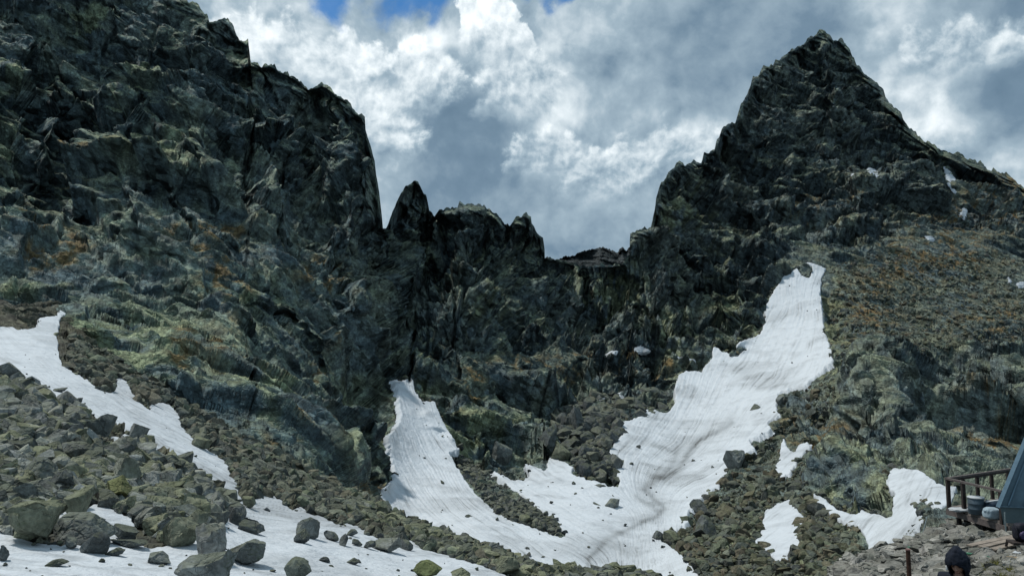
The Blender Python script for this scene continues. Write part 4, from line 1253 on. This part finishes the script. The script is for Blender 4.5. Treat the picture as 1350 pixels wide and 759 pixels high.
rr_ = np.random.default_rng(77)
scatter("rubble", "loose stones melted out along the rims of the far snow", None, 0, .35, 2.2, 1.6, main_pt, M_RUBBLE, PAL_D + PAL_B, 0, 2, pts=rim(blur(snow_hard, 1), gx, gy, 1500, rr_), seed=12, cap_px=10, min_px=1.5)
scatter("rubble", "loose stones melted out along the rims of the near snow", None, 0, .12, .8, 1.5, near_pt, M_RUBBLE, PAL_D + PAL_T, 0, 3, pts=rim(near_snow, hx, hy, 420, rr_), seed=13, cap_px=12, min_px=1.5)
# ------------------------------------------------------------------ hut, deck and the things beside it
def plain(name, col, rough=.7, metal=0.0, nscale=8.0, var=.35, stretch=None, bmp=.01, dirtcol=None, dirt=.4):
    m, gg, bs = new_mat(name)
    pos = gg.n('ShaderNodeTexCoord').outputs['Object']
    if stretch:
        pos = gg.vm('MULTIPLY', pos, stretch)
    n1 = gg.noise(pos, nscale, 6, .6)
    c = gg.vm('SCALE', (*col, ), scale=gg.smooth(n1, .25, .75, 1 - var, 1 + var))
    if dirtcol:
        c = gg.mix(gg.smooth(gg.noise(pos, nscale * .3, 6, .65), .45, .7, 0, dirt), c, (*dirtcol, 1))
    gg.put(bs.inputs['Base Color'], c)
    bs.inputs['Roughness'].default_value = rough
    bs.inputs['Metallic'].default_value = metal
    if bmp:
        gg.put(bs.inputs['Normal'], bump(gg, bs, n1, bmp, .6))
    return m


M_BLUE = plain("blue_sheet_metal", (.12, .19, .24), .45, .2, 3, .15, None, 0, (.05, .085, .11), .5)
M_SEAM = plain("blue_seam_metal", (.14, .22, .28), .45, .3, 5, .15, None, 0)
M_SKIRT = plain("grey_blue_cladding", (.10, .145, .16), .6, .1, 3, .2, None, 0, (.07, .09, .09), .5)
M_WOODD = plain("dark_brown_timber", (.035, .028, .026), .75, 0, 10, .4, (1, 1, 1), .004)
M_WOODR = plain("worn_rail_timber", (.11, .095, .09), .75, 0, 10, .35, None, .004)
M_DECK = plain("grey_deck_board", (.17, .15, .135), .8, 0, 7, .3, None, .004)
M_PLANK = plain("weathered_plank", (.24, .205, .17), .8, 0, 9, .3, None, .004, (.13, .11, .09), .5)
M_TAN = plain("tan_board", (.30, .23, .15), .8, 0, 9, .25, None, .004, (.2, .16, .1), .5)
M_DRUM = plain("painted_drum_metal", (.07, .10, .125), .5, .3, 5, .2, None, 0, (.08, .07, .06), .3)
M_LID = plain("pale_lid", (.42, .45, .47), .6, 0, 5, .1, None, 0)
M_SACK = plain("white_blue_sack", (.30, .38, .43), .6, 0, 4, .25, None, .02)
M_TARP = plain("dark_blue_tarp", (.03, .05, .08), .5, 0, 4, .3, None, .02)
M_RUST = plain("rusty_steel", (.055, .03, .022), .85, .2, 14, .5, None, .003)
M_ROD = plain("pale_rod", (.22, .27, .28), .5, .2, 9, .2, None, 0)
M_HOSE = plain("green_hose", (.05, .16, .10), .5, 0, 12, .2, None, 0)
M_BAG = plain("black_pack_cloth", (.010, .011, .018), .7, 0, 16, .4, None, .004)
M_BAGT = plain("violet_pack_trim", (.06, .05, .11), .6, 0, 12, .2, None, 0)
M_SKIN = plain("skin", (.42, .25, .19), .55, 0, 20, .08, None, 0)
M_HOOD = plain("dark_navy_cloth", (.008, .012, .022), .85, 0, 30, .35, None, .003)
M_TROU = plain("dark_grey_trousers", (.02, .02, .022), .85, 0, 30, .3, None, .003)
M_LIP = plain("lip", (.30, .13, .11), .5, 0, 20, .05, None, 0)
M_EYE = plain("eye_dark", (.02, .015, .012), .3, 0, 20, .05, None, 0)
M_WHITE = plain("white_trim", (.7, .7, .7), .6, 0, 10, .05, None, 0)
M_GRASS = plain("yellow_green_grass", (.12, .12, .025), .8, 0, 3, .4, None, 0)


def link_bm(name, bm, mat, parent=None, smooth=False, bevel=0.0):
    if bevel:
        bmesh.ops.bevel(bm, geom=bm.edges[:], offset=bevel, segments=2, affect='EDGES', profile=.6)
    me = bpy.data.meshes.new(name)
    bm.to_mesh(me)
    bm.free()
    for p in me.polygons:
        p.use_smooth = smooth
    me.materials.append(mat)
    o = bpy.data.objects.new(name, me)
    COL.objects.link(o)
    if parent is not None:
        o.parent = parent
        o.matrix_parent_inverse = parent.matrix_basis.inverted()
    return o


def empty(name, loc, label, cat, group=None):
    o = bpy.data.objects.new(name, None)
    o.location = loc
    COL.objects.link(o)
    return tag(o, label, cat, group)


def beam(bm, p0, p1, w, h, up=(0, 0, 1)):
    p0, p1 = Vector(p0), Vector(p1)
    d = (p1 - p0).normalized()
    s = d.cross(Vector(up))
    if s.length < 1e-3:
        s = Vector((1, 0, 0))
    s.normalize()
    u = s.cross(d)
    vs = []
    for p in (p0, p1):
        for a, b in ((-1, -1), (1, -1), (1, 1), (-1, 1)):
            vs.append(bm.verts.new(p + s * a * w / 2 + u * b * h / 2))
    for f in ((3, 2, 1, 0), (4, 5, 6, 7), (0, 1, 5, 4), (1, 2, 6, 5), (2, 3, 7, 6), (3, 0, 4, 7)):
        bm.faces.new([vs[i] for i in f])


def B(p0, p1, w, h, up=(0, 0, 1)):
    bm = bmesh.new()
    beam(bm, p0, p1, w, h, up)
    return bm


def tube(pts, r, n=8):
    bm = bmesh.new()
    rings = []
    pts = [Vector(p) for p in pts]
    for i, p in enumerate(pts):
        d = (pts[min(i + 1, len(pts) - 1)] - pts[max(i - 1, 0)]).normalized()
        s = d.cross(Vector((0, .3, 1))).normalized()
        u = s.cross(d)
        rings.append([bm.verts.new(p + (s * math.cos(2 * math.pi * k / n) + u * math.sin(2 * math.pi * k / n)) * r) for k in range(n)])
    for a, b in zip(rings[:-1], rings[1:]):
        for k in range(n):
            bm.faces.new((a[k], a[(k + 1) % n], b[(k + 1) % n], b[k]))
    bm.faces.new(rings[0][::-1])
    bm.faces.new(rings[-1])
    return bm


def lathe(prof, n=28):
    bm = bmesh.new()
    rings = [[bm.verts.new((r * math.cos(2 * math.pi * k / n), r * math.sin(2 * math.pi * k / n), z)) for k in range(n)] for r, z in prof]
    for a, b in zip(rings[:-1], rings[1:]):
        for k in range(n):
            bm.faces.new((a[k], a[(k + 1) % n], b[(k + 1) % n], b[k]))
    bm.faces.new(rings[0][::-1])
    bm.faces.new(rings[-1])
    return bm


# ---- timber deck with its railing
C0 = pt(1250, 668, 27.0)
ZD = C0.z
fdir = Vector((.11, -.994, 0)).normalized()
bdir = Vector((.86, .51, 0)).normalized()
deck = empty("deck", C0, "brown timber deck on posts with a dark open railing at the right edge", "deck")
F1 = C0 + fdir * 2.75
F2 = F1 + Vector((5.0, .3, 0))
K1 = C0 + bdir * 6
bm = bmesh.new()
lo = [bm.verts.new(p + Vector((0, 0, -.06))) for p in (C0, F1, F2, K1)]
hi = [bm.verts.new(p) for p in (C0, F1, F2, K1)]
bm.faces.new(hi)
bm.faces.new(lo[::-1])
for i in range(4):
    bm.faces.new((lo[i], lo[(i + 1) % 4], hi[(i + 1) % 4], hi[i]))
link_bm("floor", bm, M_DECK, deck)
bm = bmesh.new()
for k in range(26):
    a = C0 + fdir * (2.75 * (k + .06) / 26)
    b = C0 + fdir * (2.75 * (k + .94) / 26)
    beam(bm, (a + b) / 2 + Vector((0, 0, .014)), (a + b) / 2 + Vector((4.6, .2 + 1.6 * (1 - k / 26), .014)), .095, .02)
link_bm("floor_board", bm, M_DECK, deck)
dn = Vector((0, 0, -.16))
link_bm("fascia_beam", B(C0 + dn + fdir * -.05 - Vector((.03, 0, 0)), F1 + dn + Vector((-.03, 0, 0)), .06, .2), M_WOODR, deck)
link_bm("fascia_beam", B(F1 + dn + Vector((0, -.04, 0)), F2 + dn + Vector((0, -.04, 0)), .06, .2), M_WOODR, deck)
for q in (.35, 1.5, 2.65):
    p = C0 + fdir * q + Vector((.12, 0, -.28))
    link_bm("support_post", B(p, p + Vector((0, 0, -1.3)), .12, .12), M_WOODD, deck)
for q in (.5, 2.2):
    p = C0 + fdir * q + Vector((.2, 0, -.33))
    link_bm("joist", B(p, p + Vector((4, .2, 0)), .1, .16), M_WOODD, deck)
railing = link_bm("railing", B(C0 + Vector((0, 0, 1.0)) - fdir * .05, C0 + fdir * 2.6 + Vector((0, 0, 1.0)), .10, .07), M_WOODR, deck)
link_bm("handrail", B(C0 + Vector((.06, 0, 1.0)), C0 + bdir * 6 + Vector((0, 0, 1.0)), .10, .07), M_WOODR, deck)
link_bm("under_rail", B(C0 + Vector((.05, 0, .925)) + bdir * .08, C0 + bdir * 6 + Vector((0, 0, .925)), .05, .07), M_WOODD, deck)
for q in (.02, .78, 2.5):
    p = C0 + fdir * q + Vector((.02, 0, -.1))
    link_bm("post", B(p, p + Vector((0, 0, 1.06)), .11, .11), M_WOODD, deck)
for q in (1.05, 2.0, 3.0, 4.2, 5.6):
    p = C0 + bdir * q + Vector((0, 0, .0))
    link_bm("post", B(p, p + Vector((0, 0, .885)), .10, .10), M_WOODD, deck)

# ---- mountain hut: only its leaning blue metal corner shows
HB = pt(1317.5, 667, 24.4)
hut = empty("mountain_hut", HB + Vector((0, 0, -1.5)), "mountain hut with a leaning blue sheet metal wall cut off by the right edge", "hut")
along = Vector((.97, -.24, 0)).normalized()
inn = Vector((.80, .60, 0)).normalized()


def hp(s, z, d=0.0):
    """point on the leaning wall: s metres along, z up, d behind"""
    lean = .385 * max(z, 0)
    return HB + along * (s + lean * (1 if s < 3 else -1)) + inn * (d + .12 * max(z, 0)) + Vector((0, 0, z))


H_TOP = 6.0
bm = bmesh.new()
fr = [hp(0, 0), hp(7, 0), hp(7, H_TOP), hp(0, H_TOP)]
bk_ = [hp(.0, 0, 5), hp(7, 0, 5), hp(7, H_TOP, 3), hp(0, H_TOP, 3)]
vf = [bm.verts.new(p) for p in fr]
vb = [bm.verts.new(p) for p in bk_]
bm.faces.new(vf)
bm.faces.new(vb[::-1])
for i in range(4):
    bm.faces.new((vf[(i + 1) % 4], vf[i], vb[i], vb[(i + 1) % 4]))
wall = link_bm("wall_panel", bm, M_BLUE, hut)
for k in range(1, 15):
    s = .02 + .46 * k - .2
    # seams run from foot to top, drawing together as the wall narrows
    foot = HB + along * s + inn * -.02 + Vector((0, 0, .04))
    head_ = HB + along * (.385 * H_TOP + s * (7 - 2 * .385 * H_TOP) / 7) + inn * (-.02 + .12 * H_TOP) + Vector((0, 0, H_TOP))
    bm = B(foot, head_, .035, .09, inn)
    sm = link_bm("seam", bm, M_SEAM, wall)
link_bm("edge_trim", B(hp(-.03, -.03, -.03), hp(-.03, H_TOP, -.03), .12, .07, inn), M_SEAM, hut)
bm = bmesh.new()
a0, a1 = HB + along * .02, HB + along * 7
vs = []
for p in (a0, a1, a1 + inn * 4.9, a0 + inn * 4.9):
    vs.append((bm.verts.new(p + Vector((0, 0, -.01))), bm.verts.new(p + along * (.12 if p in (a0,) else 0) + Vector((0, 0, -.95)))))
for i in range(4):
    t0, b0 = vs[i]
    t1_, b1 = vs[(i + 1) % 4]
    bm.faces.new((b0, b1, t1_, t0))
bm.faces.new([v[1] for v in vs][::-1])
bm.faces.new([v[0] for v in vs])
link_bm("skirt_wall", bm, M_SKIRT, hut)
link_bm("drip_edge", B(HB + along * -.02 - inn * .02, HB + along * 7 - inn * .02, .05, .035), M_SEAM, hut)
dp = pt(1325.5, 690, 23.9)
link_bm("downpipe", tube([dp + Vector((0, 0, .35)), dp, dp + Vector((0, 0, -.75))], .022), M_ROD, hut)

# ---- drum and sack on the deck
dY = -ZD * FPX / (676 - HORIZON)
dl = pt(1287.5, 676.5, 25.7)
dl.z = ZD + .026
drum = empty("drum", dl, "small blue grey metal drum with a pale lid standing on the deck", "drum")
o = link_bm("barrel", lathe([(.235, 0), (.245, .02), (.245, .16), (.255, .175), (.245, .19), (.245, .34), (.255, .355), (.245, .37), (.245, .52), (.23, .53)]), M_DRUM, None, True)
o.parent = drum
o = link_bm("lid", lathe([(.26, .53), (.262, .555), (.25, .575), (.06, .58)]), M_LID, None, True)
o.parent = drum


def lump(seed, scale, noise=.12, sub=4):
    v, f = ICO[sub]
    v = v.copy()
    p = np.sign(v) * np.abs(v) ** .65
    p *= 1 + (fbm(v * 1.6 + seed, 4) * noise)[:, None]
    bm = bmesh.new()
    vs = [bm.verts.new(tuple(q * np.array(scale))) for q in p]
    for t in f:
        bm.faces.new([vs[i] for i in t])
    return bm


sl = pt(1308, 683, 24.95)
sl.z = ZD + .026
sack = empty("sack", sl, "white and pale blue stuffed sack lying between the drum and the hut wall", "sack")
o = link_bm("bag", lump(3, (.26, .2, .19)), M_SACK, None, True)
o.parent = sack
o.location = (0, 0, .17)
o = link_bm("tie", lump(8, (.08, .07, .04)), M_SACK, None, True)
o.parent = sack
o.location = (-.2, -.02, .27)
tl = pt(1310, 672, 25.5)
tl.z = ZD + .026
tarp = empty("tarp", tl, "folded dark blue tarp with a white edge behind the stuffed sack", "tarp")
o = link_bm("folded_sheet", lump(5, (.3, .22, .24), .2), M_TARP, None, True)
o.parent = tarp
o.location = (0, 0, .22)
o = link_bm("edge_strip", B((-.28, -.05, .44), (.3, -.1, .54), .1, .03), M_LID, None)
o.parent = tarp

# ---- plank walkway, bench with pack, boards, posts, hose
pl = empty("plank_walkway", pt(1281, 722, 17.5), "weathered plank walkway rising over the stones towards the hut", "walkway")
a, b = pt(1278, 719, 17.5), pt(1358, 702, 18.4)
for k in range(3):
    off = Vector((.04, -.17, 0)) * k + Vector((0, 0, .012 * (k % 2)))
    link_bm("plank", B(a + off + Vector((.12 * k, 0, 0)), b + off, .16, .04), M_PLANK, pl, False, .006)
link_bm("bearer", B(a + (b - a) * .45 + Vector((0, .15, -.06)), a + (b - a) * .45 + Vector((.05, -.5, -.06)), .1, .08), M_WOODD, pl)
link_bm("stilt", B(a + (b - a) * .45 + Vector((.02, .0, -.1)), a + (b - a) * .45 + Vector((.02, 0, -.9)), .09, .09), M_WOODD, pl)
link_bm("bearer", B(a + (b - a) * .9 + Vector((0, .15, -.06)), a + (b - a) * .9 + Vector((.05, -.5, -.06)), .1, .08), M_WOODD, pl)
link_bm("stilt", B(a + (b - a) * .9 + Vector((.02, .0, -.1)), a + (b - a) * .9 + Vector((.02, 0, -.9)), .09, .09), M_WOODD, pl)
bp = pt(1336, 715.5, 17.0)
bench = empty("bench", bp + Vector((.5, 0, -.45)), "dark wooden bench on splayed legs cut by the right edge", "bench")
link_bm("seat", B(bp + Vector((-.02, .1, 0)), bp + Vector((1.4, -.1, 0)), .34, .05), M_WOODD, bench, False, .008)
for dx, dy in ((.05, -.1), (.05, .28), (1.3, -.2), (1.3, .15)):
    link_bm("leg", B(bp + Vector((dx, dy, -.02)), bp + Vector((dx - (.08 if dx < .5 else -.08), dy * 1.25, -.46)), .05, .05), M_WOODD, bench)
pk = empty("backpack", bp + Vector((.26, .08, .027)), "black backpack standing on the dark bench at the right edge", "backpack")
o = link_bm("pack_body", lump(12, (.18, .13, .2), .1), M_BAG, None, True)
o.parent = pk
o.location = (0, 0, .19)
o = link_bm("pocket", lump(14, (.11, .05, .09), .1), M_BAGT, None, True)
o.parent = pk
o.location = (-.02, -.13, .15)
o = link_bm("strap", tube([(-.1, .06, .36), (-.17, -.08, .3), (-.18, -.14, .15), (-.13, -.1, .04)], .018), M_BAG, None, True)
o.parent = pk
bd = empty("board_platform", pt(1340, 752, 13.4), "tan wooden boards lying on the ground in the bottom right corner", "boards")
p0 = pt(1329, 741, 14.4)
p0.z += .1
for k in range(9):
    q = p0 + Vector((.135 * k + .02, -.12 * k * .2, 0))
    link_bm("board", B(q, q + Vector((.38, -2.6, -.1)), .125, .035), M_TAN, bd, False, .005)
link_bm("bearer", B(p0 + Vector((.0, -.3, -.055)), p0 + Vector((1.4, -.45, -.055)), .08, .07), M_WOODD, bd)
ps = pt(1197, 725, 11.5)
post = empty("rusty_post", ps + Vector((0, 0, -1.2)), "rusty brown steel post standing among the pale stones", "post")
link_bm("shaft", tube([ps + Vector((0, 0, -1.3)), ps + Vector((0, 0, -.5)), ps], .032, 12), M_RUST, post, False)
link_bm("cap", tube([ps + Vector((0, 0, .001)), ps + Vector((0, 0, .02))], .036, 12), plain("pink_rust_cap", (.20, .11, .10), .8, .1), post)
r0, r1 = pt(1213, 716, 25.0), pt(1222.5, 680, 25.2)
tag(link_bm("marker_rod", tube([r0 + Vector((0, 0, -.2)), r0, r1], .016), M_ROD), "thin pale rod leaning out of the stones left of the deck", "rod")
hs = [(1196, 722, 19.5), (1215, 724, 19), (1235, 727, 18.2), (1258, 727.5, 18), (1280, 731, 17.4), (1296, 732, 17), (1306, 737, 16.4), (1320, 739, 16), (1335, 743, 15.3), (1350, 750, 14.4), (1372, 758, 13.6)]
hp_ = [pt(x, y - 1.2, float(near_Y(np.array([x], np.float32), np.array([y], np.float32))[0]) - .45) for x, y, _ in hs]
fine_p = []
for i in range(len(hp_) - 1):
    for k in range(6):
        t = k / 6
        q0, q1, q2, q3 = hp_[max(i - 1, 0)], hp_[i], hp_[i + 1], hp_[min(i + 2, len(hp_) - 1)]
        fine_p.append(.5 * ((2 * q1) + (q2 - q0) * t + (2 * q0 - 5 * q1 + 4 * q2 - q3) * t * t + (3 * q1 - q0 - 3 * q2 + q3) * t ** 3))
tag(link_bm("garden_hose", tube(fine_p, .028), M_HOSE, None, True), "green hose winding over the pale stones behind the hooded person", "hose")
# snow remnants by the bench and on the deck
for x, y, w, h, lab in ((1332, 729, 22, 6, "small flat snow remnant on the stones left of the bench leg"), (1350, 733, 22, 6, "small snow remnant under the bench at the right edge"), (1346, 738, 16, 4, "thin snow remnant in front of the bench")):
    boulder(x, y, w, h, 410 + x % 7, 'slab', lab, None, (.7, .7, .7), near_pt, M_LID, "snow_remnant", 4)
    bpy.context.view_layer.update()
bm = lump(21, (.36, .25, .05), .2)
o = link_bm("snow_remnant", bm, M_LID, None, True)
o.location = pt(1266, 671, 26.3)
o.location.z = ZD + .05
tag(o, "flat snow remnant on the deck beside the railing posts", "snow")
# grass tuft ground between stones and boards
rg = np.random.default_rng(5)
cc = sample_poly([(1306, 742), (1330, 741), (1338, 760), (1336, 800), (1290, 800), (1296, 756)], 2600, rg)
gp = near_pt(cc[:, 0], cc[:, 1])
an = rg.uniform(0, 6.28, len(gp))
hh = rg.uniform(.04, .12, len(gp))
dx = np.stack([np.cos(an), np.sin(an), an * 0], -1) * .008
tip = gp + np.stack([rg.normal(0, .04, len(gp)), rg.normal(0, .04, len(gp)), hh], -1)
gv = np.stack([gp - dx, gp + dx, tip], 1).reshape(-1, 3) + np.array([0, 0, .06])
tag(mesh_np("grass", gv, None, M_GRASS, False, tris=np.arange(len(gv)).reshape(-1, 3)), "yellow green grass between the stones and the tan boards", "grass", None, 'stuff')

# ---- the hooded person at the bottom edge
HC = pt(1268, 745, 8.3)          # head centre
GZ = HC.z - 1.56 * .88
facing = math.radians(-42)       # turned to the camera's left and looking down


def skin_body(verts, edges, radii, root, lev=2):
    me = bpy.data.meshes.new("tmp")
    me.from_pydata(verts, edges, [])
    o = bpy.data.objects.new("tmp", me)
    COL.objects.link(o)
    md = o.modifiers.new("skin", 'SKIN')
    for i, r in enumerate(radii):
        me.skin_vertices[0].data[i].radius = (r, r * .85 if r > .1 else r)
    me.skin_vertices[0].data[root].use_root = True
    sb = o.modifiers.new("sub", 'SUBSURF')
    sb.levels = sb.render_levels = lev
    dg = bpy.context.evaluated_depsgraph_get()
    dg.update()
    r = bpy.data.meshes.new_from_object(o.evaluated_get(dg))
    bpy.data.objects.remove(o)
    return r


SKV = [(0, 0, .95), (0, 0, 1.15), (0, -.01, 1.34), (0, -.02, 1.43), (0, -.05, 1.50),
    (.19, 0, 1.37), (.24, -.02, 1.10), (.20, -.18, .90), (-.19, 0, 1.37), (-.24, -.02, 1.10), (-.20, -.18, .90),
    (.10, 0, .88), (.11, -.02, .48), (.11, .02, .08), (.11, -.14, .04), (-.10, 0, .88), (-.11, -.02, .48), (-.11, .02, .08), (-.11, -.14, .04)]
SKE = [(0, 1), (1, 2), (2, 3), (3, 4), (2, 5), (5, 6), (6, 7), (2, 8), (8, 9), (9, 10), (0, 11), (11, 12), (12, 13), (13, 14), (0, 15), (15, 16), (16, 17), (17, 18)]
SKR = [.13, .125, .13, .055, .05, .06, .045, .035, .06, .045, .035, .085, .055, .042, .04, .085, .055, .042, .04]
body_me = skin_body(SKV, SKE, SKR, 0)
bm = bmesh.new()
bm.from_mesh(body_me)
# fingers: palm and five short tapering chains on each hand
for sx in (1, -1):
    base = Vector((.20 * sx, -.20, .88))
    for k in range(5):
        off = Vector(((k - 2) * .02 * sx, -.05 if k else -.01, -.045 if k else -.01))
        if k == 0:
            off = Vector((-.045 * sx, -.02, -.02))
        ln = (.05, .07, .08, .075, .06)[k]
        p0_ = base + off * .5
        p1_ = base + off + Vector((0, -ln * .5, -ln * .4))
        p2_ = p1_ + Vector((0, -ln * .15, -ln * .5))
        t = tube([p0_, p1_, p2_], .009, 8)
        tm = bpy.data.meshes.new("t")
        t.to_mesh(tm)
        t.free()
        bm.from_mesh(tm)
# head with brow, nose, chin; local face direction is -Y, tipped downwards
v, f = ICO[5]
hv = v.copy()
hv[:, 0] *= .076
hv[:, 1] *= .098
hv[:, 2] *= .118
x, y, z = hv[:, 0], hv[:, 1], hv[:, 2]
front = y < 0
hv[:, 0] *= np.where(z < -.03, 1 - .30 * np.clip((-.03 - z) / .09, 0, 1), 1)
hv[:, 1] += np.where(front, -.012 * np.exp(-((z + .095) / .022) ** 2 - (x / .03) ** 2), 0)          # chin
hv[:, 1] += np.where(front, -.026 * np.exp(-((z + .022) / .020) ** 2 - (x / .011) ** 2) - .014 * np.exp(-((z - .005) / .03) ** 2 - (x / .009) ** 2), 0)   # nose
hv[:, 1] += np.where(front, .012 * np.exp(-((z - .012) / .014) ** 2 - ((np.abs(x) - .031) / .016) ** 2), 0)      # eye sockets
hv[:, 1] += np.where(front, -.006 * np.exp(-((z - .036) / .010) ** 2 - (x / .05) ** 2), 0)           # brow
hv[:, 1] += np.where(front, -.007 * np.exp(-((z + .062) / .010) ** 2 - (x / .022) ** 2), 0)          # lips
ear = np.exp(-((y - .01) / .016) ** 2 - ((z - .0) / .028) ** 2) * (np.abs(x) > .05)
hv[:, 0] += np.sign(x) * .016 * ear
Rh = np.array((Matrix.Rotation(math.radians(24), 3, 'X') @ Matrix.Identity(3)), np.float32)
headc = np.array((0, -.07, 1.58), np.float32)


def head_place(a):
    return np.asarray(a, np.float32) @ Rh.T + headc


vs = [bm.verts.new(tuple(q)) for q in head_place(hv)]
for t in f:
    bm.faces.new([vs[i] for i in t])
person = link_bm("person", bm, M_SKIN, None, True)
rm = person.modifiers.new("remesh", 'REMESH')
rm.mode = 'VOXEL'
rm.voxel_size = .007
rm.use_smooth_shade = True
dg = bpy.context.evaluated_depsgraph_get()
dg.update()
nm_ = bpy.data.meshes.new_from_object(person.evaluated_get(dg))
person.modifiers.clear()
person.data = nm_
if not nm_.materials:
    nm_.materials.append(M_SKIN)
person.location = (HC.x, HC.y + .05, GZ)
person.rotation_euler = (0, 0, facing)
person.scale = (.88, .88, .88)
tag(person, "person in a dark navy hood and jacket looking down at the bottom edge", "person")


def cloth(name, verts, edges, radii, root, mat):
    me = skin_body(verts, edges, radii, root)
    me.materials.append(mat)
    for p in me.polygons:
        p.use_smooth = True
    o = bpy.data.objects.new(name, me)
    COL.objects.link(o)
    o.parent = person
    return o


cloth("jacket", [SKV[i] for i in (0, 1, 2, 3, 5, 6, 7, 8, 9, 10)], [(0, 1), (1, 2), (2, 3), (2, 4), (4, 5), (5, 6), (2, 7), (7, 8), (8, 9)], [.165, .16, .165, .085, .085, .068, .052, .085, .068, .052], 0, M_HOOD)
cloth("trousers", [(0, 0, .93), (.10, 0, .86), (.11, -.02, .48), (.11, .02, .12), (-.10, 0, .86), (-.11, -.02, .48), (-.11, .02, .12)], [(0, 1), (1, 2), (2, 3), (0, 4), (4, 5), (5, 6)], [.14, .105, .075, .062, .105, .075, .062], 0, M_TROU)
for sx in (1, -1):
    o = link_bm("shoe", lump(30, (.05, .13, .045), .05), M_TROU, None, True)
    o.parent = person
    o.location = (.11 * sx, -.06, .045)
# hood: a shell round the head, open towards the face
hv2 = v.copy()
hn = fbm(v * 2.2 + 3, 3) * .05
rad = np.array((.125, .135, .165), np.float32)
shell = hv2 * rad * (1 + hn)[:, None] + np.array((0, .012, .01), np.float32)
shell += (v * (cells(v * 3.1 + 5, 9, 1.2)[0] * .012)[:, None]).astype(np.float32)
shell[:, 2] += .03 * np.exp(-((v[:, 0] / .35) ** 2)) * np.clip(v[:, 2], 0, 1) * (1 + v[:, 1])
shell[:, 2] += np.where(v[:, 2] < -.3, -.06 * np.clip((-v[:, 2] - .3) / .7, 0, 1), 0)
face_d = np.array((0, -.87, -.42), np.float32)
face_d /= np.linalg.norm(face_d)
openf = (v @ face_d) > .70
bm = bmesh.new()
vs = [bm.verts.new(tuple(q)) for q in head_place(shell)]
for t in f:
    if not openf[t].all():
        bm.faces.new([vs[i] for i in t])
bmesh.ops.delete(bm, geom=[w for w in bm.verts if not w.link_faces], context='VERTS')
hood = link_bm("hood", bm, M_HOOD, None, True)
so = hood.modifiers.new("thick", 'SOLIDIFY')
so.thickness = .014
so.offset = 1
hood.parent = person
hair = lump(44, (.08, .05, .04), .15)
o = link_bm("hair", hair, M_HOOD, None, True)
o.parent = person
o.location = Vector(head_place(np.array([[0, -.045, .085]]))[0])
for sx in (1, -1):
    o = link_bm("eye", lump(50, (.012, .006, .006), 0), M_EYE, None, True)
    o.parent = person
    o.location = Vector(head_place(np.array([[.031 * sx, -.083, .010]]))[0])
o = link_bm("mouth", lump(52, (.02, .005, .006), 0), M_LIP, None, True)
o.parent = person
o.location = Vector(head_place(np.array([[0, -.090, -.062]]))[0])
o = link_bm("hood_toggle", lump(53, (.012, .01, .03), .1), M_WHITE, None, True)
o.parent = person
o.location = Vector(head_place(np.array([[-.112, -.07, -.03]]))[0])
